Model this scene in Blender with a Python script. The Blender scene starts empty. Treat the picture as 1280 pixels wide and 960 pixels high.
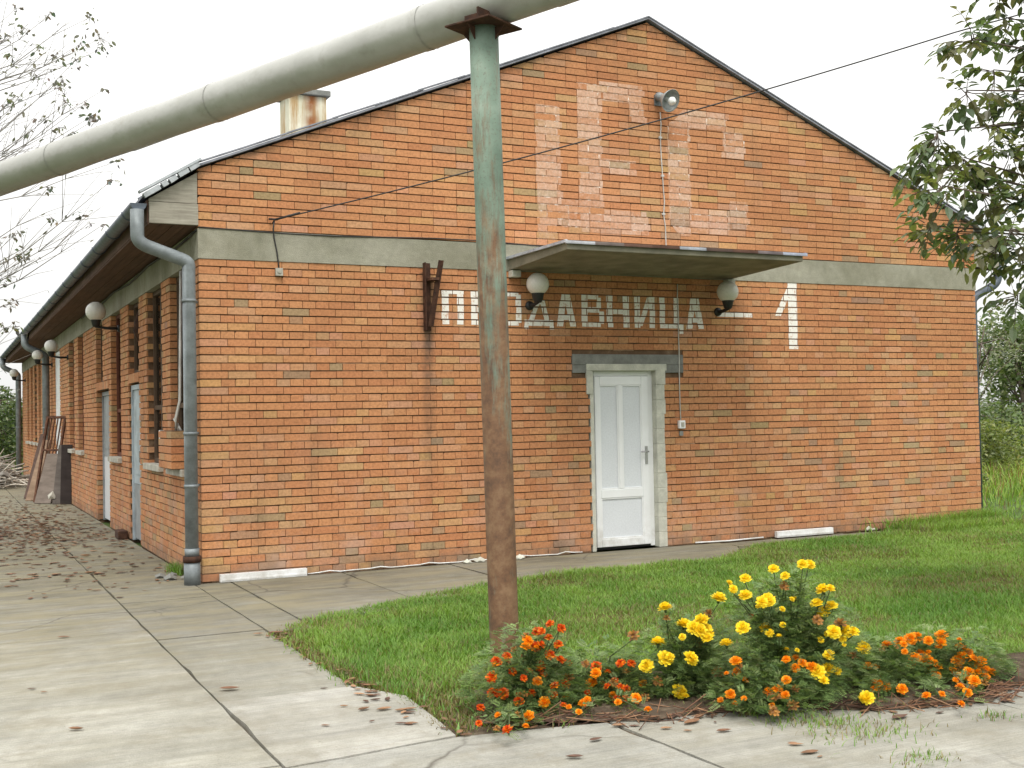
import bpy, math, random
import numpy as np
from mathutils import Vector, Matrix
rnd = random.Random(7)
rng = np.random.default_rng(7)
R = math.radians
S = bpy.context.scene
COL = S.collection

# ------------------------------------------------------------------ camera, sky, sun, exposure
F_PX = 1454.8                                   # focal length in photo pixels (1280 wide)
CAM = Vector((-2.144, -10.917, 1.498))
AX_R = Vector((0.89795502, -0.43967353, -0.01907789))
AX_U = Vector((0.00560309, -0.03192491, 0.99947456))
AX_F = Vector((0.44005157, 0.8975901, 0.02620361))
cam = bpy.data.cameras.new('camera')
cam.sensor_width = 36; cam.lens = F_PX / 1280 * 36
cam.clip_start = 0.05; cam.clip_end = 3000
cam_o = bpy.data.objects.new('camera', cam); COL.objects.link(cam_o)
m = Matrix((AX_R, AX_U, -AX_F)).transposed().to_4x4(); m.translation = CAM
cam_o.matrix_world = m
S.camera = cam_o

SUN_EL, SUN_AZ = R(58), R(203)                  # azimuth clockwise from +Y: light comes from front left
w = bpy.data.worlds.new('World'); S.world = w; w.use_nodes = True
nt = w.node_tree; nt.nodes.clear()
sky = nt.nodes.new('ShaderNodeTexSky'); sky.sky_type = 'NISHITA'; sky.sun_disc = False
sky.sun_elevation = SUN_EL; sky.sun_rotation = SUN_AZ; sky.air_density = 1.0; sky.dust_density = 3.0
hs = nt.nodes.new('ShaderNodeHueSaturation'); hs.inputs['Saturation'].default_value = 0.12
mx = nt.nodes.new('ShaderNodeMix'); mx.data_type = 'RGBA'        # an overcast deck evens the sky out
mx.inputs[0].default_value = 0.72; mx.inputs[7].default_value = (9.3, 9.25, 9.0, 1)
tcw = nt.nodes.new('ShaderNodeTexCoord'); sx = nt.nodes.new('ShaderNodeSeparateXYZ'); nt.links.new(tcw.outputs['Generated'], sx.inputs[0])
mr = nt.nodes.new('ShaderNodeMapRange'); mr.inputs[1].default_value = 0.0; mr.inputs[2].default_value = 1.0; mr.inputs[3].default_value = 0.62; mr.inputs[4].default_value = 1.55
nt.links.new(sx.outputs[2], mr.inputs[0])        # overcast: the zenith is brighter than the horizon
mg = nt.nodes.new('ShaderNodeMix'); mg.data_type = 'RGBA'; mg.blend_type = 'MULTIPLY'; mg.inputs[0].default_value = 1.0
bg = nt.nodes.new('ShaderNodeBackground'); bg.inputs[1].default_value = 0.14
ow = nt.nodes.new('ShaderNodeOutputWorld')
nt.links.new(sky.outputs[0], hs.inputs['Color']); nt.links.new(hs.outputs[0], mx.inputs[6])
nt.links.new(mx.outputs[2], mg.inputs[6]); nt.links.new(mr.outputs[0], mg.inputs[7]); nt.links.new(mg.outputs[2], bg.inputs[0]); nt.links.new(bg.outputs[0], ow.inputs[0])

sl = bpy.data.lights.new('sun', 'SUN'); sl.energy = 1.5; sl.angle = R(24); sl.color = (1.0, 0.95, 0.87)
so = bpy.data.objects.new('sun', sl); COL.objects.link(so)
sdir = Vector((math.sin(SUN_AZ) * math.cos(SUN_EL), math.cos(SUN_AZ) * math.cos(SUN_EL), math.sin(SUN_EL)))
so.rotation_euler = sdir.to_track_quat('Z', 'Y').to_euler(); so.location = (-5, -15, 20)
S.view_settings.view_transform = 'Standard'; S.view_settings.look = 'None'
S.view_settings.exposure = 0.50; S.view_settings.gamma = 1.0; S.view_settings.use_curve_mapping = False

def at(px, py, depth):                          # photo pixel + depth along the view axis -> point
    return CAM + (AX_F + AX_R * ((px - 640) / F_PX) + AX_U * ((480 - py) / F_PX)) * depth
def gnd(px, py, z=0.0):
    d = AX_F + AX_R * ((px - 640) / F_PX) + AX_U * ((480 - py) / F_PX)
    return CAM + d * ((z - CAM.z) / d.z)
def depth_of(P): return (P - CAM).dot(AX_F)

# ------------------------------------------------------------------ helpers
class MB:
    def __init__(s): s.v = []; s.f = []; s.m = []; s.c = []; s.sm = []
    def face(s, idx, mi=0, c=(1, 1, 1), smooth=False):
        s.f.append(idx); s.m.append(mi); s.c.append(c); s.sm.append(smooth)
    def poly(s, pts, mi=0, c=(1, 1, 1)):
        n = len(s.v); s.v += [tuple(p) for p in pts]; s.face(list(range(n, n + len(pts))), mi, c)
    def prism(s, poly, O, U, V, N, d0, d1, mi=0, c=(1, 1, 1)):
        """poly 2D (ccw seen from +N) in frame O,U,V ; front at d0 along N, back at d1 along N (d1<d0)"""
        n = len(s.v); k = len(poly)
        for d in (d0, d1):
            for (a, b) in poly:
                s.v.append((O[0] + U[0] * a + V[0] * b + N[0] * d, O[1] + U[1] * a + V[1] * b + N[1] * d, O[2] + U[2] * a + V[2] * b + N[2] * d))
        s.face([n + i for i in range(k)], mi, c)
        s.face([n + k + i for i in reversed(range(k))], mi, c)
        for i in range(k):
            j = (i + 1) % k
            s.face([n + i, n + k + i, n + k + j, n + j], mi, c)
    def box(s, lo, hi, mi=0, c=(1, 1, 1), M=None):
        x0, y0, z0 = lo; x1, y1, z1 = hi
        P = [(x0, y0, z0), (x1, y0, z0), (x1, y1, z0), (x0, y1, z0), (x0, y0, z1), (x1, y0, z1), (x1, y1, z1), (x0, y1, z1)]
        if M is not None: P = [tuple(M @ Vector(p)) for p in P]
        n = len(s.v); s.v += P
        for q in ((0, 3, 2, 1), (4, 5, 6, 7), (0, 1, 5, 4), (1, 2, 6, 5), (2, 3, 7, 6), (3, 0, 4, 7)):
            s.face([n + i for i in q], mi, c)
    def bar(s, a, b, wd, th, up=(0, 0, 1), mi=0, c=(1, 1, 1)):
        a = Vector(a); b = Vector(b); d = (b - a); L = d.length; d.normalize(); up = Vector(up)
        x = d.cross(up)
        if x.length < 1e-4: x = d.cross(Vector((1, 0, 0)))
        x.normalize(); z = x.cross(d)
        M = Matrix((x, d, z)).transposed().to_4x4(); M.translation = a
        s.box((-wd / 2, 0, -th / 2), (wd / 2, L, th / 2), mi, c, M)
    def tube(s, path, rad, seg=10, mi=0, c=(1, 1, 1), cap=True):
        path = [Vector(p) for p in path]
        if not isinstance(rad, (list, tuple)): rad = [rad] * len(path)
        n0 = len(s.v); ref = Vector((0, 0, 1)); px = None
        for i, p in enumerate(path):
            if i == 0: t = path[1] - p
            elif i == len(path) - 1: t = p - path[i - 1]
            else: t = (path[i + 1] - p).normalized() + (p - path[i - 1]).normalized()
            if t.length < 1e-9: t = Vector((0, 0, 1))
            t.normalize()
            if px is None:
                px = t.cross(ref)
                if px.length < 0.05: px = t.cross(Vector((1, 0, 0)))
            else:
                px = px - t * px.dot(t)
                if px.length < 1e-6: px = t.cross(Vector((1, 0, 0)))
            px.normalize(); py = t.cross(px)
            for k in range(seg):
                a = 2 * math.pi * k / seg
                s.v.append(tuple(p + (px * math.cos(a) + py * math.sin(a)) * rad[i]))
        for i in range(len(path) - 1):
            for k in range(seg):
                k2 = (k + 1) % seg
                s.face([n0 + i * seg + k, n0 + i * seg + k2, n0 + (i + 1) * seg + k2, n0 + (i + 1) * seg + k], mi, c, True)
        if cap:
            s.face([n0 + k for k in reversed(range(seg))], mi, c)
            e = n0 + (len(path) - 1) * seg; s.face([e + k for k in range(seg)], mi, c)
    def lathe(s, prof, O, A, seg=24, mi=0, c=(1, 1, 1)):
        """prof: (radius, along axis) ; O origin, A axis"""
        A = Vector(A).normalized(); X = A.cross(Vector((0, 0, 1)))
        if X.length < 0.05: X = Vector((1, 0, 0))
        X.normalize(); Y = A.cross(X); O = Vector(O); n0 = len(s.v)
        for (r, h) in prof:
            for k in range(seg):
                a = 2 * math.pi * k / seg
                s.v.append(tuple(O + A * h + (X * math.cos(a) + Y * math.sin(a)) * max(r, 1e-4)))
        for i in range(len(prof) - 1):
            for k in range(seg):
                k2 = (k + 1) % seg
                s.face([n0 + i * seg + k, n0 + i * seg + k2, n0 + (i + 1) * seg + k2, n0 + (i + 1) * seg + k], mi, c, True)
    def build(s, name, mats, parent=None, bevel=0, wn=False):
        if not isinstance(mats, (list, tuple)): mats = [mats]
        me = bpy.data.meshes.new(name)
        off = Vector((0, 0, 0))
        if parent is not None:
            q = parent
            while q is not None: off += q.location; q = q.parent
        vs = [(v[0] - off.x, v[1] - off.y, v[2] - off.z) for v in s.v]
        me.from_pydata(vs, [], s.f)
        for mm in mats: me.materials.append(mm)
        me.polygons.foreach_set('material_index', s.m)
        me.polygons.foreach_set('use_smooth', s.sm)
        at_ = me.attributes.new('tint', 'FLOAT_COLOR', 'FACE')
        cc = np.ones((len(s.f), 4), np.float32); cc[:, :3] = np.array(s.c, np.float32).reshape(-1, 3)
        at_.data.foreach_set('color', cc.ravel())
        me.update()
        o = bpy.data.objects.new(name, me); COL.objects.link(o)
        if parent is not None: o.parent = parent
        if bevel:
            b = o.modifiers.new('bevel', 'BEVEL'); b.width = bevel; b.segments = 2; b.limit_method = 'ANGLE'
        return o

def np_mesh(name, verts, faces, nper, mats, tint=None, parent=None, smooth=False):
    """fast mesh from numpy arrays; every face has nper corners; tint is per face (n,3)"""
    me = bpy.data.meshes.new(name)
    off = np.zeros(3)
    q = parent
    while q is not None: off += np.array(q.location); q = q.parent
    verts = np.asarray(verts, np.float32) - off.astype(np.float32)
    faces = np.asarray(faces, np.int32)
    me.vertices.add(len(verts)); me.vertices.foreach_set('co', verts.ravel())
    nf = len(faces); me.loops.add(nf * nper); me.loops.foreach_set('vertex_index', faces.ravel())
    me.polygons.add(nf); me.polygons.foreach_set('loop_start', np.arange(0, nf * nper, nper, dtype=np.int32))
    if smooth: me.polygons.foreach_set('use_smooth', np.ones(nf, bool))
    me.update(calc_edges=True); me.validate()
    for mm in (mats if isinstance(mats, (list, tuple)) else [mats]): me.materials.append(mm)
    if tint is not None:
        a = me.attributes.new('tint', 'FLOAT_COLOR', 'FACE')
        cc = np.ones((nf, 4), np.float32); cc[:, :3] = tint; a.data.foreach_set('color', cc.ravel())
    o = bpy.data.objects.new(name, me); COL.objects.link(o)
    if parent is not None: o.parent = parent
    return o

def empty(name, loc):
    o = bpy.data.objects.new(name, None); o.empty_display_size = 0.2; COL.objects.link(o); o.location = loc; return o
def tag(o, label=None, cat=None, group=None, kind=None):
    if label: o['label'] = label
    if cat: o['category'] = cat
    if group: o['group'] = group
    if kind: o['kind'] = kind
    return o
def copy_tree(o, parent=None):
    c = o.copy(); COL.objects.link(c)
    if parent is not None: c.parent = parent
    for ch in list(o.children): copy_tree(ch, c)
    return c

def clip(poly, a, b, c):                        # keep a*u+b*v<=c (convex)
    out = []
    for i in range(len(poly)):
        p = poly[i]; q = poly[(i + 1) % len(poly)]
        dp = a * p[0] + b * p[1] - c; dq = a * q[0] + b * q[1] - c
        if dp <= 0: out.append(p)
        if (dp < 0 < dq) or (dq < 0 < dp):
            t = dp / (dp - dq); out.append((p[0] + (q[0] - p[0]) * t, p[1] + (q[1] - p[1]) * t))
    return out
def clip_rect(poly, u0, v0, u1, v1):
    for h in ((-1, 0, -u0), (1, 0, u1), (0, -1, -v0), (0, 1, v1)):
        poly = clip(poly, *h)
        if len(poly) < 3: return []
    return poly
def area(p): return 0.5 * sum(p[i][0] * p[(i + 1) % len(p)][1] - p[(i + 1) % len(p)][0] * p[i][1] for i in range(len(p)))

# ------------------------------------------------------------------ materials
class NT:
    def __init__(s, name):
        s.mat = bpy.data.materials.new(name); s.mat.use_nodes = True; s.t = s.mat.node_tree; s.t.nodes.clear()
        s.out = s.n('ShaderNodeOutputMaterial'); s.p = s.n('ShaderNodeBsdfPrincipled'); s.l(s.p.outputs[0], s.out.inputs[0])
        s.tc = s.n('ShaderNodeTexCoord')
    def n(s, t, **kw):
        x = s.t.nodes.new(t)
        for k, v in kw.items(): setattr(x, k, v)
        return x
    def l(s, a, b): s.t.links.new(a, b)
    def map(s, scale=(1, 1, 1), loc=(0, 0, 0), src=None):
        x = s.n('ShaderNodeMapping'); x.inputs['Scale'].default_value = scale; x.inputs['Location'].default_value = loc
        s.l(src or s.pos(), x.inputs[0]); return x.outputs[0]
    def pos(s):
        if not hasattr(s, '_pos'): s._pos = s.n('ShaderNodeNewGeometry').outputs['Position'] if s.world else s.tc.outputs['Object']
        return s._pos
    world = True
    def noise(s, scale, detail=4, rough=0.55, vec=None, dist=0.0):
        x = s.n('ShaderNodeTexNoise'); x.inputs['Scale'].default_value = scale; x.inputs['Detail'].default_value = detail
        x.inputs['Roughness'].default_value = rough; x.inputs['Distortion'].default_value = dist
        s.l(vec or s.pos(), x.inputs['Vector']); return x.outputs['Fac']
    def ramp(s, fac, stops):
        x = s.n('ShaderNodeValToRGB'); r = x.color_ramp
        while len(r.elements) < len(stops): r.elements.new(0.5)
        for e, (p, c) in zip(r.elements, stops):
            e.position = p; e.color = (c, c, c, 1) if isinstance(c, (int, float)) else (*c, 1)
        s.l(fac, x.inputs[0]); return x.outputs[0]
    def mix(s, fac, a, b, mode='MIX'):
        x = s.n('ShaderNodeMix', data_type='RGBA', blend_type=mode)
        for inp, v in ((x.inputs[0], fac), (x.inputs[6], a), (x.inputs[7], b)):
            if isinstance(v, (int, float)): inp.default_value = v if inp.type == 'VALUE' else (v, v, v, 1)
            elif isinstance(v, (tuple, list)): inp.default_value = (*v[:3], 1)
            else: s.l(v, inp)
        return x.outputs[2]
    def math(s, op, a, b=0.0):
        x = s.n('ShaderNodeMath', operation=op)
        for inp, v in ((x.inputs[0], a), (x.inputs[1], b)):
            if isinstance(v, (int, float)): inp.default_value = v
            else: s.l(v, inp)
        return x.outputs[0]
    def sep(s, src=None):
        x = s.n('ShaderNodeSeparateXYZ'); s.l(src or s.pos(), x.inputs[0]); return x.outputs
    def tint(s):
        x = s.n('ShaderNodeAttribute'); x.attribute_name = 'tint'; return x.outputs['Color']
    def bump(s, h, strength=0.3, dist=0.01):
        x = s.n('ShaderNodeBump'); x.inputs['Strength'].default_value = strength; x.inputs['Distance'].default_value = dist
        s.l(h, x.inputs['Height']); s.l(x.outputs[0], s.p.inputs['Normal'])
    def fin(s, col, rough=0.8, metal=0.0, spec=0.4):
        for nm, v in (('Base Color', col), ('Roughness', rough), ('Metallic', metal), ('Specular IOR Level', spec)):
            inp = s.p.inputs[nm]
            if isinstance(v, (int, float)): inp.default_value = v
            elif isinstance(v, tuple): inp.default_value = (*v, 1)
            else: s.l(v, inp)
        return s.mat

def m_simple(name, col, rough=0.7, metal=0.0, var=0.25, scale=6, bump=0.15, use_tint=False, spec=0.4, fine=60):
    N = NT(name); a = N.noise(scale, 5); b = N.noise(fine, 3)
    lo = tuple(c * (1 - var) for c in col); hi = tuple(min(1, c * (1 + var)) for c in col)
    c = N.ramp(a, [(0.3, lo), (0.7, hi)]); c = N.mix(0.5, c, N.ramp(b, [(0.3, 0.75), (0.7, 1.0)]), 'MULTIPLY')
    if use_tint: c = N.mix(1.0, c, N.tint(), 'MULTIPLY')
    N.bump(b, bump, 0.004)
    return N.fin(c, rough, metal, spec)

def mat_brick():
    N = NT('brick'); base = N.tint()
    f = N.noise(38, 5, 0.65); c = N.mix(0.75, base, N.ramp(f, [(0.28, 0.55), (0.5, 0.92), (0.72, 1.2)]), 'MULTIPLY')
    sp = N.noise(160, 2); c = N.mix(N.ramp(sp, [(0.62, 0.0), (0.75, 0.5)]), c, (0.17, 0.1, 0.06))
    # weathering: pale bloom low on the wall, grey-green grime in patches
    z = N.sep()[2]
    big = N.noise(0.9, 4); low = N.ramp(z, [(0.0, 1.0), (0.32, 0.0)])
    zz = N.n('ShaderNodeMapRange'); zz.inputs[1].default_value = 0.0; zz.inputs[2].default_value = 1.6; zz.inputs[3].default_value = 1; zz.inputs[4].default_value = 0
    N.l(z, zz.inputs[0])
    bl = N.math('MULTIPLY', zz.outputs[0], N.ramp(N.noise(2.2, 6, 0.7), [(0.5, 0.0), (0.72, 0.55)]))
    c = N.mix(bl, c, (0.50, 0.36, 0.29))
    foot = N.n('ShaderNodeMapRange'); foot.inputs[1].default_value = 0.04; foot.inputs[2].default_value = 0.2; foot.inputs[3].default_value = 1; foot.inputs[4].default_value = 0
    N.l(z, foot.inputs[0])
    c = N.mix(N.math('MULTIPLY', foot.outputs[0], N.ramp(N.noise(5, 4), [(0.35, 0.1), (0.65, 0.8)])), c, (0.16, 0.12, 0.09))
    st = N.noise(1.0, 5, 0.6, N.map((3.0, 3.0, 0.5)))
    c = N.mix(N.ramp(st, [(0.56, 0.0), (0.8, 0.4)]), c, (0.18, 0.12, 0.075))
    c = N.mix(N.ramp(N.noise(0.45, 4, 0.55), [(0.42, 0.0), (0.68, 0.35)]), c, N.mix(1.0, c, (0.66, 0.62, 0.55), 'MULTIPLY'))
    # rust-black drip stain below the iron bracket (x 2.26) and moss under the verge
    x = N.sep()[0]
    dx = N.math('ABSOLUTE', N.math('SUBTRACT', x, 2.27))
    dm = N.n('ShaderNodeMapRange'); dm.inputs[1].default_value = 0.02; dm.inputs[2].default_value = 0.09; dm.inputs[3].default_value = 0.85; dm.inputs[4].default_value = 0
    N.l(dx, dm.inputs[0])
    dz = N.n('ShaderNodeMapRange'); dz.inputs[1].default_value = 0.5; dz.inputs[2].default_value = 2.4; dz.inputs[3].default_value = 0.1; dz.inputs[4].default_value = 1
    N.l(z, dz.inputs[0])
    up = N.math('LESS_THAN', z, 2.95)
    k = N.math('MULTIPLY', N.math('MULTIPLY', N.math('MULTIPLY', dm.outputs[0], dz.outputs[0]), up), N.ramp(N.noise(9, 4), [(0.3, 0.25), (0.6, 1.0)]))
    c = N.mix(k, c, (0.07, 0.055, 0.045))
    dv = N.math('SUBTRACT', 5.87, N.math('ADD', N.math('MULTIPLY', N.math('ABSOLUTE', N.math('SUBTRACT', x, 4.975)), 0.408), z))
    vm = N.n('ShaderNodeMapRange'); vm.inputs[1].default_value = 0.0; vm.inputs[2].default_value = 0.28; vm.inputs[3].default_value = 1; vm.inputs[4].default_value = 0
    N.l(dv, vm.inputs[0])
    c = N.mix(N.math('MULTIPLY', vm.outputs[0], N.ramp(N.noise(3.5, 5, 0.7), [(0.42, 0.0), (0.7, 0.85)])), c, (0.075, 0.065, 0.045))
    N.bump(N.math('ADD', f, N.math('MULTIPLY', sp, 0.4)), 0.5, 0.004)
    return N.fin(c, 0.92, 0, 0.25)
def mat_mortar():
    N = NT('mortar'); c = N.ramp(N.noise(7, 5, 0.65), [(0.3, (0.085, 0.052, 0.032)), (0.55, (0.15, 0.095, 0.058)), (0.8, (0.26, 0.185, 0.125))])
    N.bump(N.noise(90, 3), 0.5, 0.004)
    return N.fin(c, 0.95, 0, 0.2)
def mat_fill():
    N = NT('lime_mortar'); c = N.ramp(N.noise(14, 5, 0.7), [(0.32, (0.30, 0.155, 0.09)), (0.46, (0.44, 0.26, 0.165)), (0.55, (0.60, 0.45, 0.35)), (0.63, (0.82, 0.77, 0.70))])
    N.bump(N.noise(90, 3), 0.4, 0.004); return N.fin(c, 0.95, 0, 0.2)
def mat_paint(name, stops, base=(0.42, 0.19, 0.10), col=(0.78, 0.77, 0.72)):
    N = NT(name); k = N.math('ADD', N.math('MULTIPLY', N.noise(16, 5, 0.7), 0.65), N.math('MULTIPLY', N.noise(60, 3, 0.6), 0.35))
    b = N.mix(1.0, N.tint(), N.ramp(N.noise(38, 4), [(0.3, 0.7), (0.7, 1.1)]), 'MULTIPLY')
    c = N.mix(N.ramp(k, stops), b, col)
    N.bump(k, 0.3, 0.002); return N.fin(c, 0.85, 0, 0.3)
def mat_concrete(name, cols, stain=(0.16, 0.145, 0.11), stain_amt=0.6, tint=False, walk=False):
    N = NT(name)
    a = N.noise(1.4, 6, 0.6); b = N.noise(11, 5, 0.65); f = N.noise(120, 3, 0.6)
    c = N.ramp(a, [(0.3, cols[0]), (0.5, cols[1]), (0.72, cols[2])])
    if tint: c = N.mix(1.0, c, N.tint(), 'MULTIPLY')
    c = N.mix(0.55, c, N.ramp(b, [(0.3, 0.72), (0.65, 1.1)]), 'MULTIPLY')
    c = N.mix(0.5, c, N.ramp(f, [(0.3, 0.7), (0.6, 1.08)]), 'MULTIPLY')
    st = N.noise(0.55, 7, 0.68, N.map((0.8, 2.4, 1)), 0.8)
    sm = N.ramp(st, [(0.46, 0.0), (0.66, stain_amt)])
    if walk:                                    # a damp, dirty strip next to the wall, worn pale away from it
        y = N.sep()[1]
        k = N.n('ShaderNodeMapRange'); k.inputs[1].default_value = -4.7; k.inputs[2].default_value = -1.2; k.inputs[3].default_value = 0.25; k.inputs[4].default_value = 1.25
        N.l(y, k.inputs[0]); sm = N.math('MULTIPLY', sm, k.outputs[0])
        c = N.mix(N.math('MULTIPLY', N.ramp(N.noise(2.6, 5, 0.7, N.map((0.7, 3.5, 1))), [(0.42, 0.0), (0.62, 0.55)]), k.outputs[0]), c, (0.19, 0.18, 0.125))
    c = N.mix(sm, c, stain)
    if walk:
        w2 = N.n('ShaderNodeMapRange'); w2.inputs[1].default_value = -5.2; w2.inputs[2].default_value = 0.6; w2.inputs[3].default_value = 0.0; w2.inputs[4].default_value = 0.85; N.l(y, w2.inputs[0])
        c = N.mix(N.math('MULTIPLY', w2.outputs[0], N.ramp(N.noise(0.9, 5, 0.6), [(0.3, 0.55), (0.6, 1.0)])), c, N.mix(1.0, c, (0.56, 0.53, 0.44), 'MULTIPLY'))
    # brushed finish across the slabs and hairline cracks
    br = N.noise(1.0, 3, 0.6, N.map((3.0, 95.0, 3.0)))
    if walk: c = N.mix(0.55, c, N.ramp(br, [(0.3, 0.68), (0.6, 1.06)]), 'MULTIPLY'); c = N.mix(0.6, c, N.ramp(N.noise(1.0, 5, 0.6, N.map((0.9, 7.0, 1.0))), [(0.3, 0.74), (0.6, 1.05)]), 'MULTIPLY')
    vo = N.n('ShaderNodeTexVoronoi', feature='DISTANCE_TO_EDGE'); vo.inputs['Scale'].default_value = 0.42
    wv = N.n('ShaderNodeVectorMath', operation='ADD'); nz = N.n('ShaderNodeTexNoise'); nz.inputs['Scale'].default_value = 2.2; nz.inputs['Detail'].default_value = 6
    N.l(N.pos(), nz.inputs['Vector']); sv = N.n('ShaderNodeVectorMath', operation='SCALE'); sv.inputs['Scale'].default_value = 0.28; N.l(nz.outputs['Color'], sv.inputs[0]); N.l(N.pos(), wv.inputs[0]); N.l(sv.outputs[0], wv.inputs[1]); N.l(wv.outputs[0], vo.inputs['Vector'])
    if walk:
        xw = N.sep()[0]; jd_ = N.math('ABSOLUTE', N.math('ADD', N.math('ADD', xw, 0.83), N.math('MULTIPLY', N.math('SUBTRACT', N.noise(1.6, 4), 0.5), 0.25)))
        jm = N.n('ShaderNodeMapRange'); jm.inputs[1].default_value = 0.0; jm.inputs[2].default_value = 0.22; jm.inputs[3].default_value = 0.7; jm.inputs[4].default_value = 0; N.l(jd_, jm.inputs[0])
        c = N.mix(N.math('MULTIPLY', jm.outputs[0], N.ramp(N.noise(4, 5, 0.7), [(0.4, 0.0), (0.65, 0.8)])), c, (0.17, 0.155, 0.115))
        c = N.mix(N.ramp(N.noise(3.2, 7, 0.75), [(0.52, 0.0), (0.66, 0.55)]), c, (0.21, 0.19, 0.145)); c = N.mix(N.math('MULTIPLY', N.ramp(N.noise(1.3, 6, 0.7, N.map((0.8, 3.0, 1), (4, 9, 0))), [(0.45, 0.0), (0.6, 0.6)]), k.outputs[0]), c, (0.23, 0.205, 0.13))
        c = N.mix(N.ramp(N.noise(34, 4, 0.7), [(0.62, 0.0), (0.74, 0.55)]), c, (0.13, 0.12, 0.095))
        ck = N.math('MULTIPLY', N.ramp(vo.outputs['Distance'], [(0.0, 1.0), (0.007, 0.0)]), N.ramp(N.noise(0.5, 2), [(0.44, 0.0), (0.54, 0.85)]))
        c = N.mix(ck, c, (0.09, 0.08, 0.065))
    N.bump(N.math('ADD', N.math('MULTIPLY', br, 0.5), N.math('ADD', b, N.math('MULTIPLY', f, 1.4))), 0.6, 0.008)
    return N.fin(c, 0.9, 0, 0.3)
def mat_leaf(name, spread=0.35, rough=0.5, trans=0.35, spec=0.4):
    N = NT(name); c = N.mix(0.6, N.tint(), N.ramp(N.noise(25, 3), [(0.3, 1 - spread), (0.7, 1 + spread)]), 'MULTIPLY')
    N.fin(c, rough, 0, spec)
    tr = N.n('ShaderNodeBsdfTranslucent'); N.l(N.mix(1.0, c, (1.15, 1.25, 0.6), 'MULTIPLY'), tr.inputs[0])
    mx = N.n('ShaderNodeMixShader'); mx.inputs[0].default_value = trans
    N.l(N.p.outputs[0], mx.inputs[1]); N.l(tr.outputs[0], mx.inputs[2]); N.l(mx.outputs[0], N.out.inputs[0])
    return N.mat
def mat_post():
    N = NT('flaking_green_paint'); z = N.sep()[2]
    g = N.ramp(N.noise(4, 5), [(0.3, (0.11, 0.165, 0.125)), (0.55, (0.18, 0.25, 0.195)), (0.8, (0.30, 0.345, 0.28))])
    r = N.ramp(N.noise(9, 6, 0.7), [(0.3, (0.075, 0.042, 0.028)), (0.5, (0.16, 0.085, 0.045)), (0.72, (0.25, 0.155, 0.085))])
    mr = N.n('ShaderNodeMapRange'); mr.inputs[1].default_value = 0.8; mr.inputs[2].default_value = 3.7; mr.inputs[3].default_value = 0.20; mr.inputs[4].default_value = -0.10
    N.l(z, mr.inputs[0])
    k = N.math('ADD', N.noise(1.0, 8, 0.74, N.map((13, 13, 1.8))), mr.outputs[0])
    c = N.mix(N.ramp(k, [(0.44, 0.0), (0.62, 1.0)]), g, r)
    c = N.mix(N.ramp(N.noise(70, 3), [(0.55, 0.0), (0.75, 0.5)]), c, (0.10, 0.06, 0.04))
    N.bump(k, 0.5, 0.004); return N.fin(c, 0.65, 0, 0.4)
def mat_pipe():
    N = NT('dull_cladding'); c = N.ramp(N.noise(2.5, 6, 0.6), [(0.3, (0.31, 0.31, 0.285)), (0.55, (0.36, 0.36, 0.335)), (0.75, (0.42, 0.42, 0.40))])
    c = N.mix(N.ramp(N.noise(9, 5, 0.7), [(0.55, 0.0), (0.8, 0.45)]), c, (0.2, 0.18, 0.14)); c = N.mix(N.ramp(N.noise(2.2, 6, 0.75, N.map((1, 1, 3))), [(0.54, 0.0), (0.72, 0.3)]), c, (0.24, 0.225, 0.18))
    N.bump(N.math('ADD', N.noise(3.5, 3), N.math('MULTIPLY', N.noise(14, 3), 0.12)), 0.35, 0.025); return N.fin(c, N.ramp(N.noise(5, 4), [(0.3, 0.28), (0.7, 0.5)]), 0.15, 0.6)
def mat_rust(name='rusty_iron', dark=1.0):
    N = NT(name); c = N.ramp(N.noise(14, 6, 0.7), [(0.3, (0.035 * dark, 0.02 * dark, 0.016 * dark)), (0.52, (0.11 * dark, 0.05 * dark, 0.03 * dark)), (0.75, (0.20 * dark, 0.10 * dark, 0.055 * dark))])
    N.bump(N.noise(50, 4), 0.5, 0.003); return N.fin(c, 0.85, 0.1, 0.3)
def mat_chimney():
    N = NT('stained_render'); c = N.ramp(N.noise(5, 5), [(0.3, (0.52, 0.50, 0.36)), (0.7, (0.70, 0.68, 0.56))])
    st = N.noise(1.0, 5, 0.65, N.map((8, 8, 0.8)))
    c = N.mix(N.ramp(st, [(0.48, 0.0), (0.62, 0.8)]), c, (0.36, 0.20, 0.06))
    x = N.sep()[0]; d = N.math('ABSOLUTE', N.math('SUBTRACT', x, 1.50))
    k = N.n('ShaderNodeMapRange'); k.inputs[1].default_value = 0.015; k.inputs[2].default_value = 0.11; k.inputs[3].default_value = 1; k.inputs[4].default_value = 0
    N.l(d, k.inputs[0]); c = N.mix(N.math('MULTIPLY', k.outputs[0], N.ramp(N.noise(7, 5), [(0.3, 0.4), (0.6, 1)])), c, (0.26, 0.10, 0.035))
    N.bump(N.noise(40, 4), 0.4, 0.005); return N.fin(c, 0.9)
def mat_wood(name, a, b, scale=(2, 40, 2)):
    N = NT(name); k = N.noise(1.0, 6, 0.65, N.map(scale)); c = N.ramp(k, [(0.3, a), (0.7, b)])
    c = N.mix(N.ramp(N.noise(6, 4), [(0.55, 0.0), (0.8, 0.5)]), c, tuple(q * 0.5 for q in a))
    c = N.mix(1.0, c, N.tint(), 'MULTIPLY')
    N.bump(k, 0.5, 0.004); return N.fin(c, 0.85, 0, 0.25)
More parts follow.
